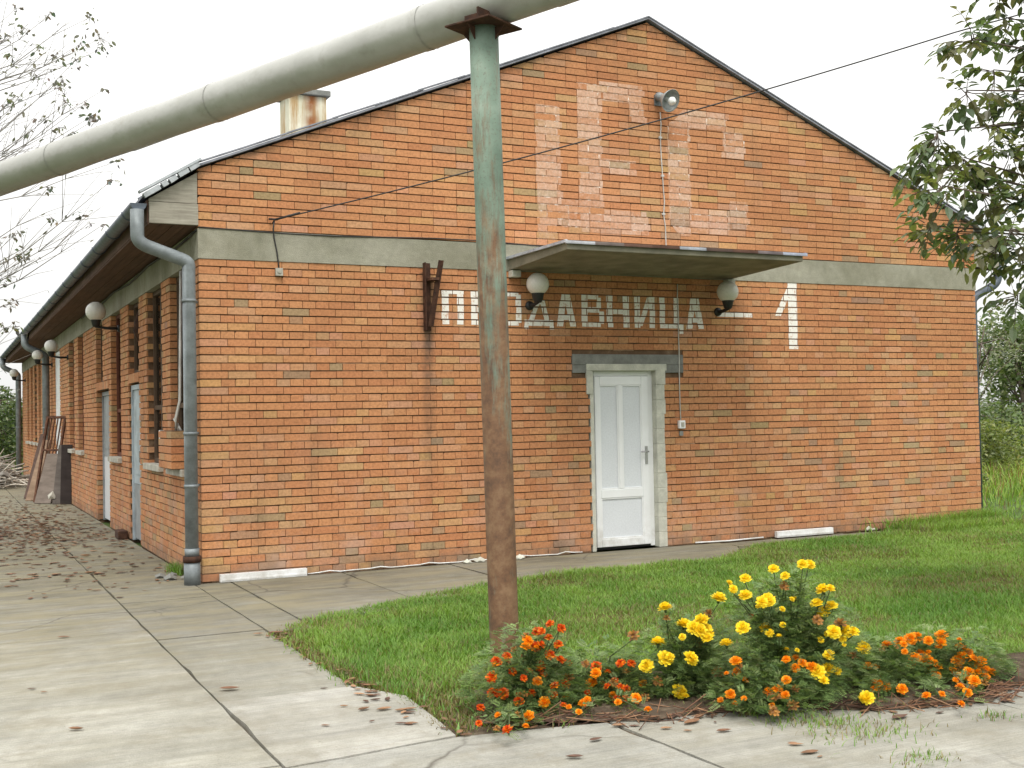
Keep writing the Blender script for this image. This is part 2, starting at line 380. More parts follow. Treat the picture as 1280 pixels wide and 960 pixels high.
def mat_ground():
    N = NT('turf_soil'); c = N.ramp(N.noise(1.3, 6, 0.65), [(0.3, (0.05, 0.08, 0.02)), (0.55, (0.075, 0.115, 0.03)), (0.75, (0.12, 0.115, 0.045))])
    c = N.mix(0.5, c, N.ramp(N.noise(30, 4), [(0.3, 0.5), (0.7, 1.3)]), 'MULTIPLY'); N.bump(N.noise(25, 4), 0.8, 0.03); return N.fin(c, 0.95, 0, 0.15)
def mat_soil():
    N = NT('bed_soil'); c = N.ramp(N.noise(9, 6, 0.7), [(0.3, (0.035, 0.025, 0.018)), (0.52, (0.085, 0.062, 0.042)), (0.72, (0.17, 0.135, 0.095))])
    N.bump(N.noise(30, 5), 0.9, 0.02); return N.fin(c, 0.95, 0, 0.2)
def mat_glass():
    N = NT('window_glass'); N.t.nodes.remove(N.p)
    tr = N.n('ShaderNodeBsdfTransparent'); tr.inputs[0].default_value = (0.62, 0.66, 0.62, 1)
    gl = N.n('ShaderNodeBsdfGlossy'); gl.inputs['Roughness'].default_value = 0.06; gl.inputs[0].default_value = (0.9, 0.9, 0.9, 1)
    fr = N.n('ShaderNodeFresnel'); fr.inputs[0].default_value = 1.5
    mx = N.n('ShaderNodeMixShader'); N.l(fr.outputs[0], mx.inputs[0]); N.l(tr.outputs[0], mx.inputs[1]); N.l(gl.outputs[0], mx.inputs[2]); N.l(mx.outputs[0], N.out.inputs[0])
    return N.mat

def mat_pvc():
    N = NT('white_pvc'); c = N.ramp(N.noise(2.5, 4), [(0.3, (0.72, 0.735, 0.74)), (0.7, (0.78, 0.80, 0.81))])
    z = N.sep()[2]; lo = N.n('ShaderNodeMapRange'); lo.inputs[1].default_value = 0.0; lo.inputs[2].default_value = 0.45; lo.inputs[3].default_value = 0.75; lo.inputs[4].default_value = 0.06; N.l(z, lo.inputs[0])
    c = N.mix(N.math('MULTIPLY', lo.outputs[0], N.ramp(N.noise(6, 6, 0.75), [(0.4, 0.0), (0.66, 0.85)])), c, (0.34, 0.31, 0.25))
    return N.fin(c, N.ramp(N.noise(9, 4), [(0.3, 0.3), (0.7, 0.5)]), 0, 0.45)
M = dict(
    brick=mat_brick(), mortar=mat_mortar(), fill=mat_fill(),
    pointing=m_simple('brown_pointing', (0.26, 0.165, 0.10), 0.95, 0, 0.35, 12, 0.5),
    white_letter=mat_paint('white_lettering_paint', [(0.37, 0.15), (0.47, 0.95)]),
    ghost=mat_paint('washed_off_paint', [(0.46, 0.0), (0.62, 0.25), (0.70, 0.6)], col=(0.70, 0.60, 0.52)),
    band=mat_concrete('band_concrete', [(0.24, 0.235, 0.175), (0.32, 0.31, 0.245), (0.39, 0.375, 0.30)], (0.14, 0.13, 0.075), 0.55),
    slab=mat_concrete('slab_concrete', [(0.265, 0.26, 0.225), (0.35, 0.345, 0.308), (0.43, 0.425, 0.388)], (0.20, 0.185, 0.145), 0.62, True, True),
    lintel=m_simple('grey_render', (0.20, 0.205, 0.19), 0.9, 0, 0.25, 8, 0.3),
    plaster=m_simple('old_plaster', (0.50, 0.50, 0.43), 0.9, 0, 0.22, 7, 0.4),
    sill=m_simple('sill_concrete', (0.40, 0.385, 0.33), 0.9, 0, 0.3, 7, 0.4),
    pvc=mat_pvc(),
    pvc_panel=m_simple('pale_grey_panel', (0.66, 0.69, 0.72), 0.4, 0, 0.03, 3, 0.02),
    metal=m_simple('dull_metal', (0.42, 0.42, 0.42), 0.35, 0.8, 0.15, 20, 0.1),
    blue_door=m_simple('pale_blue_paint', (0.36, 0.42, 0.455), 0.55, 0, 0.25, 5, 0.1),
    grey_door=m_simple('grey_sheet', (0.27, 0.29, 0.30), 0.6, 0.1, 0.25, 5, 0.1),
    frame=mat_wood('dark_window_wood', (0.06, 0.04, 0.028), (0.13, 0.085, 0.055)),
    red_frame=mat_wood('red_brown_wood', (0.10, 0.035, 0.022), (0.17, 0.065, 0.04)),
    glass=mat_glass(), room=m_simple('dim_plaster', (0.25, 0.24, 0.21), 0.9),
    zinc=m_simple('weathered_zinc', (0.20, 0.225, 0.235), 0.55, 0.25, 0.25, 9, 0.15),
    gutter=m_simple('dark_gutter_paint', (0.10, 0.12, 0.15), 0.5, 0.2, 0.3, 9, 0.15),
    sheet=m_simple('grey_roof_sheet', (0.24, 0.25, 0.29), 0.75, 0, 0.35, 6, 0.4),
    tile=m_simple('pale_eave_tile', (0.42, 0.45, 0.48), 0.75, 0, 0.25, 9, 0.3),
    greywood=mat_wood('weathered_board', (0.22, 0.20, 0.165), (0.38, 0.36, 0.30), (3, 3, 40)),
    soffit=mat_wood('brown_soffit_board', (0.075, 0.042, 0.03), (0.15, 0.085, 0.06), (40, 1.2, 8)),
    canopy=m_simple('canopy_render', (0.235, 0.22, 0.165), 0.9, 0, 0.3, 4, 0.4),
    flash=m_simple('canopy_sheet', (0.45, 0.46, 0.47), 0.45, 0.5, 0.3, 8, 0.2, True),
    globe=m_simple('opal_globe', (0.72, 0.71, 0.66), 0.3, 0, 0.06, 6, 0.03),
    black=m_simple('black_plastic', (0.02, 0.02, 0.02), 0.5, 0, 0.3, 10, 0.05),
    enamel=m_simple('grey_enamel', (0.34, 0.36, 0.36), 0.4, 0.2, 0.25, 12, 0.1),
    bulb=m_simple('milky_bulb', (0.85, 0.87, 0.85), 0.25, 0, 0.03, 10, 0.0),
    rust=mat_rust(), rust_dark=mat_rust('dark_rust', 0.55), post=mat_post(), pipe=mat_pipe(), chimney=mat_chimney(),
    cable=m_simple('black_cable', (0.03, 0.028, 0.028), 0.6), wcable=m_simple('grey_cable', (0.50, 0.49, 0.46), 0.6),
    ground=mat_ground(), soil=mat_soil(),
    grass=mat_leaf('grass_blades', 0.2, 0.5, 0.4, 0.4), leaf=mat_leaf('tree_leaves', 0.3, 0.38, 0.4, 0.5),
    fol=mat_leaf('marigold_foliage', 0.3, 0.55, 0.25, 0.35), petal=mat_leaf('marigold_petals', 0.12, 0.55, 0.3, 0.25),
    litter=mat_leaf('dry_leaves', 0.35, 0.7, 0.1, 0.3),
    bark=m_simple('bark', (0.12, 0.095, 0.075), 0.95, 0, 0.35, 12, 0.8),
    overexposed_bark=m_simple('overexposed_bark', (0.30, 0.28, 0.26), 0.95, 0, 0.3, 12, 0.6),  # overexposure against the bright sky is painted in by lightening this bark
    junk=mat_wood('old_board', (0.105, 0.088, 0.074), (0.20, 0.172, 0.148), (2, 2, 9)),
    stick=m_simple('dry_sticks', (0.36, 0.33, 0.29), 0.9, 0, 0.3, 9, 0.4, True),
)

# ------------------------------------------------------------------ ground, slabs
def sheet(name, x0, x1, y0, y1, n, z, mat, amp=0.0):
    xs = np.linspace(x0, x1, n); ys = np.linspace(y0, y1, n); X, Y = np.meshgrid(xs, ys)
    Z = z + amp * (np.sin(X * 1.7) * np.cos(Y * 1.3) + 0.5 * np.sin(X * 4.1 + Y * 3.3))
    V = np.stack([X, Y, Z], -1).reshape(-1, 3); i = np.arange(n * n).reshape(n, n)
    Fq = np.stack([i[:-1, :-1], i[:-1, 1:], i[1:, 1:], i[1:, :-1]], -1).reshape(-1, 4)
    return np_mesh(name, V, Fq, 4, mat)
tag(sheet('ground', -900, 900, -900, 900, 7, -0.045, M['ground']), kind='structure')

drive = MB(); walkway = MB(); yard = MB()
def slab(mb, poly, z=0.0, k=None):
    k = k or rnd.uniform(0.88, 1.04); c = (k, k * rnd.uniform(0.985, 1.0), k * rnd.uniform(0.95, 1.0))
    cx = sum(p[0] for p in poly) / len(poly); cy = sum(p[1] for p in poly) / len(poly)
    q = []
    n = len(poly)                               # inset a joint, then break the edge up a little
    for i in range(n):
        a = Vector(poly[i]); b = Vector(poly[(i + 1) % n]); L = (b - a).length; nn = Vector((-(b - a).y, (b - a).x)) / L
        st = max(1, int(L / 0.22))
        for j in range(st):
            t = j / st; p = a.lerp(b, t) + nn * (0.004 + rnd.uniform(0, 0.007) + (rnd.uniform(0.006, 0.016) if rnd.random() < 0.07 else 0))
            if j == 0:
                pr = Vector(poly[i - 1]); m2 = (a - pr); n2 = Vector((-m2.y, m2.x)) / m2.length; p = a + (nn + n2) * 0.008
            q.append((p.x, p.y))
    mb.prism(q, (0, 0, z), (1, 0, 0), (0, 1, 0), (0, 0, 1), 0.0, -0.09, 0, c)
def rect(mb, x0, x1, y0, y1, z=0.0, k=None): slab(mb, [(x0, y0), (x1, y0), (x1, y1), (x0, y1)], z, k)
ys = [-16, -12.6, -9.2, -5.9, -2.2, 1.4, 4.9, 8.4, 12, 15.6, 19.2, 22.8, 26.5, 31]
for a, b in zip(ys[:-1], ys[1:]):
    rect(drive, -3.9, -0.83, a, b, rnd.uniform(-0.004, 0.0))
yb = [-4.63, -2.62, -0.82, 1.05, 2.6, 4.7, 7.2, 9.8, 12.4, 15, 18, 21, 24, 27.5, 31]
for a, b in zip(yb[:-1], yb[1:]):
    rect(drive, -0.83, -0.08 if b < 0 else (-0.0 if a > -0.5 else -0.08), a, min(b, 40), rnd.uniform(-0.006, 0.0), {-4.63: 0.86, -2.62: 0.70, -0.82: 0.88}.get(a))
rect(walkway, -0.08, 0.25, -2.75, 0.0, -0.003, 0.78)
rect(walkway, 0.25, 1.33, -2.35, -0.0, 0.0, 0.84); rect(walkway, 1.33, 2.45, -1.95, 0.0, -0.003); rect(walkway, 2.45, 3.6, -1.55, 0.0, 0.0)
slab(walkway, [(3.6, -1.42), (4.9, -1.38), (5.4, -0.95), (5.75, -0.42), (5.8, 0.0), (3.6, 0.0)], -0.004)
rect(walkway, 5.8, 7.6, -0.36, 0.0, -0.012); rect(walkway, 7.6, 9.9, -0.3, 0.0, -0.02)
slab(yard, [(-0.83, -5.95), (0.02, -5.86), (0.1, -5.0), (-0.08, -4.63), (-0.83, -4.63)], 0, 1.1)
slab(yard, [(-0.83, -9.2), (0.9, -9.2), (0.75, -6.0), (0.02, -5.86), (-0.83, -5.95)], -0.002)
slab(yard, [(0.9, -9.2), (2.6, -9.2), (2.62, -6.62), (2.0, -6.42), (1.4, -6.06), (0.75, -6.0)], 0.0)
slab(yard, [(2.6, -9.2), (5.2, -9.2), (5.2, -6.55), (3.6, -6.42), (2.9, -6.44), (2.62, -6.62)], -0.003)
slab(yard, [(5.2, -9.2), (9.5, -9.2), (9.5, -6.9), (5.2, -6.55)], -0.003)
for a, b in ((-12.6, -9.2), (-16, -12.6)):
    for c, d in ((-0.83, 0.9), (0.9, 2.6), (2.6, 5.2), (5.2, 9.5)): rect(yard, c, d, a, b)
for nm, mb in (('driveway', drive), ('walkway', walkway), ('concrete_yard', yard)):
    tag(mb.build(nm, M['slab']), kind='structure')
lane = MB(); lane.box((-3.9, -16, -0.2), (-0.0, 31, -0.03)); lane.box((-0.0, -9.2, -0.2), (9.4, -6.6, -0.031)); lane.box((0.0, -6.6, -0.2), (5.2, -5.55, -0.012)); lane.box((0.0, -2.2, -0.2), (5.6, -0.0, -0.032))
tag(lane.build('joint_filling', M['soil']), kind='structure')
# flower bed soil: a low uneven mound
bedpoly = [(0.18, -5.72), (0.5, -5.88), (0.95, -6.12), (1.5, -6.16), (2.05, -6.52), (2.62, -6.66), (2.9, -6.5), (3.6, -6.46), (4.6, -6.5), (4.7, -6.2), (3.4, -5.9), (2.6, -5.55), (1.6, -5.1), (0.9, -4.9), (0.45, -5.1)]
bd = MB(); n0 = 0; cpt = Vector((2.0, -5.85, 0.07))
ring = []
for i in range(len(bedpoly)):
    a = Vector(bedpoly[i]).to_3d(); b = Vector(bedpoly[(i + 1) % len(bedpoly)]).to_3d()
    for t in (0, 0.25, 0.5, 0.75): p = a.lerp(b, t); ring.append(Vector((p.x + rnd.uniform(-0.03, 0.03), p.y + rnd.uniform(-0.03, 0.03), 0.006)))
K = 6; nr = len(ring)
for k in range(K):
    f = k / K
    for p in ring:
        q = p.lerp(Vector((p.x * 0.25 + cpt.x * 0.75, cpt.y, 0)), f); bd.v.append((q.x, q.y, 0.004 + 0.022 * math.sin(min(1, f * 2) * 1.57) + rnd.uniform(0, 0.012) * (f > 0)))
for k in range(K - 1):
    for i in range(nr):
        j = (i + 1) % nr; bd.face([k * nr + i, k * nr + j, (k + 1) * nr + j, (k + 1) * nr + i], 0, (1, 1, 1), True)
bd.face([(K - 1) * nr + i for i in range(nr)])
tag(bd.build('flower_bed_soil', M['soil']), kind='structure')

# ------------------------------------------------------------------ the building
W = 9.95; L = 26.4; ZB0, ZB1 = 3.0, 3.28; ZE, ZA = 3.84, 5.87; HX = W / 2; SLOPE = (ZA - ZE) / HX
building = empty('brick_building', (HX, L / 2, 0))
tag(building, 'long single storey orange brick shop with a gabled front, white door and painted sign lettering', 'building')
COURSE = 0.075; BH = 0.0635; PITCH = W / 38; J = 0.0115; JV = 0.0055
def brick_col(u=0.0, z=0.0):
    t = rnd.random()
    dr = 0.5 * math.sin(u * 0.83 + z * 1.3) + 0.5 * math.sin(u * 0.37 - z * 2.1 + 1.0) + 0.35 * math.sin(u * 2.3 + z * 3.7)
    t += 0.13 * dr if t < 0.95 else 0; t = max(0.0, min(t, 0.949)) if t < 0.95 + 0.13 and t < 0.98 and dr else t
    if t < 0.70: a = rnd.random(); c = (0.445 + 0.05 * a, 0.19 + 0.045 * a, 0.085 + 0.02 * a)
    elif t < 0.95: c = (rnd.uniform(0.45, 0.51), rnd.uniform(0.235, 0.275), rnd.uniform(0.11, 0.14))
    elif t < 0.98: c = (rnd.uniform(0.40, 0.44), rnd.uniform(0.155, 0.18), rnd.uniform(0.075, 0.09))
    else: c = (rnd.uniform(0.32, 0.37), rnd.uniform(0.20, 0.24), rnd.uniform(0.11, 0.13))
    k = rnd.uniform(0.94, 1.05)
    k *= 1.06 + 0.05 * dr
    return (c[0] * k, c[1] * k * 1.02, c[2] * k * 1.06)
PAINT = []                                      # visible faces of front bricks, for the lettering
def course(mb, k, u0, u1, mode, frame, openings, halfs=(), zt=9, keep=None, start=0.0, depth=None):
    O, U, V, N = frame; z0 = k * COURSE + J; z1 = z0 + BH
    if z0 > zt: return
    z1 = min(z1, zt)
    u = u0 + start; first = True
    while u < u1 - 0.02:
        if mode == 'header': ln = PITCH / 2
        elif mode == 'stretcher': ln = PITCH
        else: ln = PITCH if rnd.random() < 0.9 else PITCH / 2
        if first and mode == 'header' and start == 0: ln = PITCH * 0.75
        if first and mode == 'run' and k % 2: ln = PITCH / 2
        first = False
        a = max(u, u0); b = min(u + ln - JV, u1)
        if u1 - b < 0.05: b = u1
        u += ln
        if b - a < 0.025: continue
        pieces = [(a, b)]
        for (oa, ob, ozb, ozt) in openings:
            if z1 <= ozb + 0.01 or z0 >= ozt - 0.01: continue
            np_ = []
            for (p, q) in pieces:
                if q <= oa or p >= ob: np_.append((p, q)); continue
                if p < oa: np_.append((p, oa))
                if q > ob: np_.append((ob, q))
            pieces = np_
        for (p, q) in pieces:
            if q - p < 0.03: continue
            jz = rnd.uniform(-0.0015, 0.0015); jd = rnd.uniform(-0.0035, 0.002)
            poly = [(p, z0 + jz), (q, z0 + jz + rnd.uniform(-0.0015, 0.0015)), (q, z1 + jz), (p, z1 + jz)]
            if rnd.random() < 0.22:             # a knocked-off corner
                e = rnd.uniform(0.006, 0.016); poly = poly[:3] + [(p + e, z1 + jz), (p, z1 + jz - e)]
            for h in halfs:
                poly = clip(poly, *h)
                if len(poly) < 3: break
            if len(poly) < 3 or area(poly) < 2e-4: continue
            edge = any(abs(p - o[1]) < 0.004 or abs(q - o[0]) < 0.004 for o in openings)
            dp = 0.13 if edge else (depth or 0.05)
            if p < u0 + 0.005 or q > u1 - 0.005: dp = 0.118 if mode == 'stretcher' else 0.245
            c = brick_col(p, z0)
            mb.prism(poly, O, U, V, N, jd, -dp, 0, c)
            if keep is not None: keep.append((poly, jd, c))
            # pointing mortar: nearly flush low on the wall and in patches, raked out elsewhere
            pn = math.sin(p * 1.9 + z0 * 2.7) + math.sin(p * 0.7 - z0 * 3.9 + 2.0) + 0.6 * math.sin(p * 5.1 + z0 * 1.1)
            pf = 0.9 if z0 < 0.3 else (0.55 if z0 < 0.62 else (0.22 if pn > 1.0 else 0.035))
            if not halfs and rnd.random() < pf:
                q0 = p if rnd.random() < 0.7 else p + (q - p) * rnd.uniform(0, 0.5); q1 = q if rnd.random() < 0.7 else q0 + (q - q0) * rnd.uniform(0.4, 1)
                mb.prism([(q0, z0 - J - 0.001), (q1 + JV, z0 - J - 0.001), (q1 + JV, z0 + 0.001), (q0, z0 + 0.001)], O, U, V, N, -0.0045 - rnd.uniform(0, 0.004), -0.03, 2)
def core(mb, u0, u1, ztop, openings, frame, ins=0.017, th=0.30):
    O, U, V, N = frame
    br = sorted({u0 + ins, u1 - ins} | {o[0] - ins for o in openings} | {o[1] + ins for o in openings})
    br = [b for b in br if u0 + ins - 1e-6 <= b <= u1 - ins + 1e-6]
    for a, b in zip(br[:-1], br[1:]):
        if b - a < 1e-4: continue
        mid = (a + b) / 2; z = -0.05
        for o in sorted([o for o in openings if o[0] - ins < mid < o[1] + ins], key=lambda o: o[2]):
            if o[2] - ins > z + 0.005: mb.prism([(a, z), (b, z), (b, o[2] - ins * 0.5), (a, o[2] - ins * 0.5)], O, U, V, N, -ins, -th, 1)
            z = o[3] + ins * 0.5
        if z < ztop - 0.005: mb.prism([(a, z), (b, z), (b, ztop), (a, ztop)], O, U, V, N, -ins, -th, 1)
FRONT = ((0, 0, 0), (1, 0, 0), (0, 0, 1), (0, -1, 0))
LEFT = ((0, L, 0), (0, -1, 0), (0, 0, 1), (-1, 0, 0))          # u runs towards the camera
RIGHT = ((W, 0, 0), (0, 1, 0), (0, 0, 1), (1, 0, 0))
BACK = ((W, L, 0), (-1, 0, 0), (0, 0, 1), (0, 1, 0))

# front: English bond below the band, running bond in the gable
DOOR = (4.15, 5.08, -0.1, 2.02); LINT = (3.93, 5.36, 1.93, 2.135)
fw = MB()
for k in range(40):
    course(fw, k, 0, W, 'stretcher' if k % 2 else 'header', FRONT, [DOOR, LINT], zt=ZB0 - 0.004, keep=PAINT)
core(fw, 0, W, ZB0, [DOOR], FRONT, th=0.30)
fw.build('wall', [M['brick'], M['mortar'], M['pointing']], building)
g = MB(); k0 = int(round(ZB1 / COURSE)); zoff = ZB1 - k0 * COURSE
GF = ((0, 0, zoff), (1, 0, 0), (0, 0, 1), (0, -1, 0))
hl = [(-SLOPE, 1, ZE - zoff - 0.01), (SLOPE, 1, ZE + SLOPE * W - zoff - 0.01)]
PG = []
for k in range(k0, k0 + 36):
    course(g, k, 0.0, W, 'run', GF, [], hl, keep=PG)
g.prism([(0.013, ZB1), (W - 0.013, ZB1), (W - 0.013, ZE - 0.02), (HX, ZA - 0.025), (0.013, ZE - 0.02)], *FRONT, -0.015, -0.28, 1)
g.build('gable', [M['brick'], M['mortar']], building)

# lettering: every stroke is cut to the faces of the bricks it crosses
def strokes_to_paint(mb, polys, faces, zo, lift=0.0016, skip=0.0, ghosty=None):
    for si, st in enumerate(polys):
        lift += 0.00035
        us = [p[0] for p in st]; vs = [p[1] - zo for p in st]
        st2 = [(p[0], p[1] - zo) for p in st]
        if area(st2) < 0: st2 = st2[::-1]
        for (poly, jd, c) in faces:
            a0 = min(p[0] for p in poly); a1 = max(p[0] for p in poly); b0 = min(p[1] for p in poly); b1 = max(p[1] for p in poly)
            if a1 < min(us) or a0 > max(us) or b1 < min(vs) or b0 > max(vs): continue
            if skip and rnd.random() < skip: continue
            wob = rnd.uniform(-0.005, 0.005) if ghosty is None else rnd.choice((0, 0, 0.012, -0.012, 0.025, -0.025))
            q = clip_rect([(p[0] + wob, p[1]) for p in st2], a0 + 0.001, b0 + 0.001, a1 - 0.001, b1 - 0.001)
            if len(q) >= 3 and abs(area(q)) > 3e-5:
                if ghosty is not None:
                    g_ = min(1, max(0, rnd.gauss(0.38, 0.2))); c = tuple(x * (1 - g_) + y_ * g_ for x, y_ in zip(c, ghosty))
                mb.poly([(p[0], -(jd + lift), p[1] + zo) for p in q], 0, c)
def bx(x0, x1, z0, z1): return [(x0, z0), (x1, z0), (x1, z1), (x0, z1)]
def diag(x0, z0, x1, z1, w): return [(x0 - w / 2, z0), (x0 + w / 2, z0), (x1 + w / 2, z1), (x1 - w / 2, z1)]
A0, A1 = 2.43, 2.785
def let_A(x0, x1):
    c = (x0 + x1) / 2; return [diag(x0 + 0.045, A0, c - 0.012, A1, 0.075), diag(x1 - 0.045, A0, c + 0.012, A1, 0.075), bx(x0 + 0.08, x1 - 0.08, 2.50, 2.56)]
letters = [
    [bx(2.43, 2.505, A0, A1 - 0.045), bx(2.60, 2.67, A0, A1 - 0.045), bx(2.43, 2.67, A1 - 0.045, A1)],                        # П
    [bx(2.755, 2.83, A0, A1), bx(2.83, 2.96, A1 - 0.055, A1), bx(2.83, 2.96, 2.56, 2.61), bx(2.955, 3.01, 2.58, 2.77)],                  # Р
    [bx(3.05, 3.115, 2.46, 2.755), bx(3.27, 3.335, 2.46, 2.755), bx(3.085, 3.30, A1 - 0.05, A1), bx(3.085, 3.30, A0, A0 + 0.05)],           # О
    [bx(3.365, 3.715, 2.43, 2.495), bx(3.365, 3.415, 2.395, 2.43), bx(3.665, 3.715, 2.395, 2.43), diag(3.455, 2.495, 3.535, 2.70, 0.06), diag(3.635, 2.495, 3.58, 2.70, 0.06), bx(3.51, 3.60, 2.66, 2.71)],  # Д
    let_A(3.745, 3.995),
    [bx(4.06, 4.135, A0, A1), bx(4.135, 4.27, A1 - 0.055, A1), bx(4.135, 4.28, 2.585, 2.645), bx(4.135, 4.30, A0, A0 + 0.055), bx(4.25, 4.305, 2.635, 2.75), bx(4.275, 4.335, 2.465, 2.60)],  # В
    [bx(4.375, 4.45, A0, A1), bx(4.585, 4.66, A0, A1), bx(4.45, 4.585, 2.575, 2.635)],                                              # Н
    [bx(4.73, 4.80, A0, A1), bx(4.925, 4.995, A0, A1), diag(4.80, 2.45, 4.925, 2.77, 0.065)],                                     # И
    [bx(5.06, 5.13, A0, A1), bx(5.25, 5.32, A0, A1), bx(5.06, 5.375, A0, A0 + 0.055), bx(5.325, 5.375, 2.37, A0)],                    # Ц
    let_A(5.41, 5.66),
    [bx(5.85, 6.34, 2.575, 2.635)],
    [bx(6.87, 7.005, 2.21, 3.01), [(6.87, 2.96), (6.67, 2.60), (6.765, 2.60), (6.87, 2.80)]],                                       # 1
]
for lt in letters:
    pt = MB(); strokes_to_paint(pt, lt, PAINT, 0.0, 0.0016, 0.02); pt.build('painted_letter', M['white_letter'], building)
ghost = [
    bx(3.55, 3.84, 3.52, 4.80), bx(3.55, 3.78, 3.36, 3.52), bx(3.84, 4.05, 3.50, 3.80),
    bx(4.06, 4.36, 3.46, 5.09), bx(4.36, 4.90, 4.92, 5.13), bx(4.36, 4.80, 4.12, 4.28), bx(4.36, 4.94, 3.46, 3.72), bx(4.72, 4.92, 4.72, 4.92),
    bx(5.22, 5.52, 3.62, 4.72), [(5.24, 4.725), (5.55, 4.725), (5.55, 4.93), (5.45, 4.92)], bx(5.553, 6.05, 4.725, 4.93), bx(5.98, 6.28, 4.42, 4.722),
    bx(5.523, 6.06, 3.52, 3.80), bx(6.063, 6.32, 3.60, 3.92), [(5.24, 3.617), (5.36, 3.48), (5.52, 3.48), (5.52, 3.617)],
]
for sel in (ghost[:3], ghost[3:8], ghost[8:]):
    gh = MB(); strokes_to_paint(gh, sel, PG, zoff, 0.0012, 0.05, (0.62, 0.42, 0.31)); gh.build('faded_letter', M['ghost'], building)
fl = MB()                                       # mortar smeared flush into the joints of the scrubbed letters
for gp in ghost:
    us = [p[0] for p in gp]; vs = [p[1] for p in gp]
    for k in range(k0, k0 + 30):
        zc = k * COURSE + zoff
        q = clip_rect(gp if area(gp) > 0 else gp[::-1], min(us), zc - 0.001, max(us), zc + J + 0.002)
        if len(q) >= 3: fl.prism(q, (0, 0, 0), (1, 0, 0), (0, 0, 1), (0, -1, 0), -0.0045 + rnd.uniform(-0.001, 0.001), -0.02)
    for (poly, jd, c) in PG:                    # upright joints
        a = max(p[0] for p in poly); b0 = min(p[1] for p in poly) + zoff; b1 = max(p[1] for p in poly) + zoff
        if min(us) < a < max(us) and min(vs) < b0 and b1 < max(vs):
            hw = rnd.uniform(0.003, 0.010)
            if rnd.random() < 0.6: fl.box((a - hw * 0.6, -0.0018 + rnd.uniform(0, 0.0006), b0 - 0.003), (a + JV + hw * 0.6, 0.01, b1 + 0.003))
fl.build('smeared_mortar', M['fill'], building)

# concrete ring beam
bb = MB()
bb.box((-0.006, -0.008, ZB0), (W + 0.006, 0.29, ZB1)); bb.box((-0.008, 0.29, ZB0), (0.30, L, ZB1)); bb.box((W - 0.30, 0.29, ZB0), (W + 0.008, L, ZB1))
bb.build('ring_beam', M['band'], building)

# side walls
def uy(y0, y1): return (L - y1, L - y0)
SILL = 1.02
win = [(0.72, 1.55), (2.08, 3.08), (5.31, 6.27), (9.86, 10.70), (11.40, 12.28), (17.9, 18.7), (19.2, 20.0), (20.6, 21.4), (22.0, 22.8), (23.4, 24.2)]
doors = [(3.72, 4.58), (6.55, 8.02)]; overs = [(3.72, 4.58), (7.25, 8.02)]; tall = [(14.2, 15.5)]
ops = [uy(*q) + (SILL, ZB0) for q in win] + [uy(*q) + (-0.1, 1.98) for q in doors] + [uy(*q) + (2.10, ZB0) for q in overs] + [uy(*q) + (-0.1, ZB0) for q in tall]
lw = MB()
for k in range(40):
    m_ = 'header' if k % 2 else 'stretcher'
    course(lw, k, 0, L - (0.129 if k % 2 else 0.256), m_, LEFT, ops, zt=ZB0 - 0.004)
core(lw, 0, L - 0.3, ZB0, ops, LEFT)
lw.build('wall', [M['brick'], M['mortar'], M['pointing']], building)
rw = MB()
for k in range(40): course(rw, k, 0.129 if k % 2 else 0.256, L, 'header' if k % 2 else 'stretcher', RIGHT, [], zt=ZB0 - 0.004)
core(rw, 0.3, L, ZB0, [], RIGHT); rw.build('wall', [M['brick'], M['mortar'], M['pointing']], building)
bw = MB(); bw.box((0.31, L - 0.28, -0.05), (W - 0.31, L - 0.01, ZB0)); bw.prism([(0, ZB1 - 0.28), (W, ZB1 - 0.28), (W, ZE - 0.02), (HX, ZA - 0.03), (0, ZE - 0.02)], (0, L, 0), (1, 0, 0), (0, 0, 1), (0, -1, 0), 0.3, 0.02)
bw.build('wall', M['mortar'], building)
up = MB()                                       # short wall plates above the beam carrying the roof
up.box((0.012, 0.285, ZB1), (0.29, L, ZE - 0.05)); up.box((W - 0.29, 0.285, ZB1), (W - 0.012, L, ZE - 0.05)); up.build('wall_plate', M['mortar'], building)
fr_ = MB(); fr_.box((0.32, 0.32, -0.03), (W - 0.32, L - 0.32, 0.015)); fr_.box((2.2, 0.4, 0.015), (2.3, L - 0.4, 3.0)); fr_.build('interior', M['room'], building)

def window(y0, y1, z0, z1, mat, sill=True, x=0.072, panes=1):
    f = MB(); t = 0.05
    f.box((x, y0, z0), (x + 0.06, y0 + t, z1)); f.box((x, y1 - t, z0), (x + 0.06, y1, z1))
    f.box((x, y0 + t, z1 - t), (x + 0.06, y1 - t, z1)); f.box((x, y0 + t, z0), (x + 0.06, y1 - t, z0 + t))
    zt = z0 + (z1 - z0) * 0.32
    if z1 - z0 > 1.2: f.box((x + 0.004, y0 + t, zt - 0.025), (x + 0.056, y1 - t, zt + 0.025))
    ym = (y0 + y1) / 2; f.box((x + 0.006, ym - 0.025, z0 + t), (x + 0.054, ym + 0.025, z1 - t))
    w_ = f.build('window', mat, building)
    p = MB(); p.box((x + 0.028, y0 + t, z0 + t), (x + 0.033, y1 - t, z1 - t)); p.build('pane', M['glass'], w_)
    if sill:
        s_ = MB(); s_.box((-0.055, y0 - 0.03, z0 - 0.075), (x + 0.05, y1 + 0.03, z0 - 0.005)); s_.build('sill', M['sill'], w_, 0.006)
    return w_
for i, (a, b) in enumerate(win): window(a, b, SILL + 0.005, ZB0 - 0.002, M['red_frame'] if i in (2, 3, 4) else M['frame'])
for a, b in overs: window(a, b, 2.10, ZB0 - 0.002, M['frame'], False)
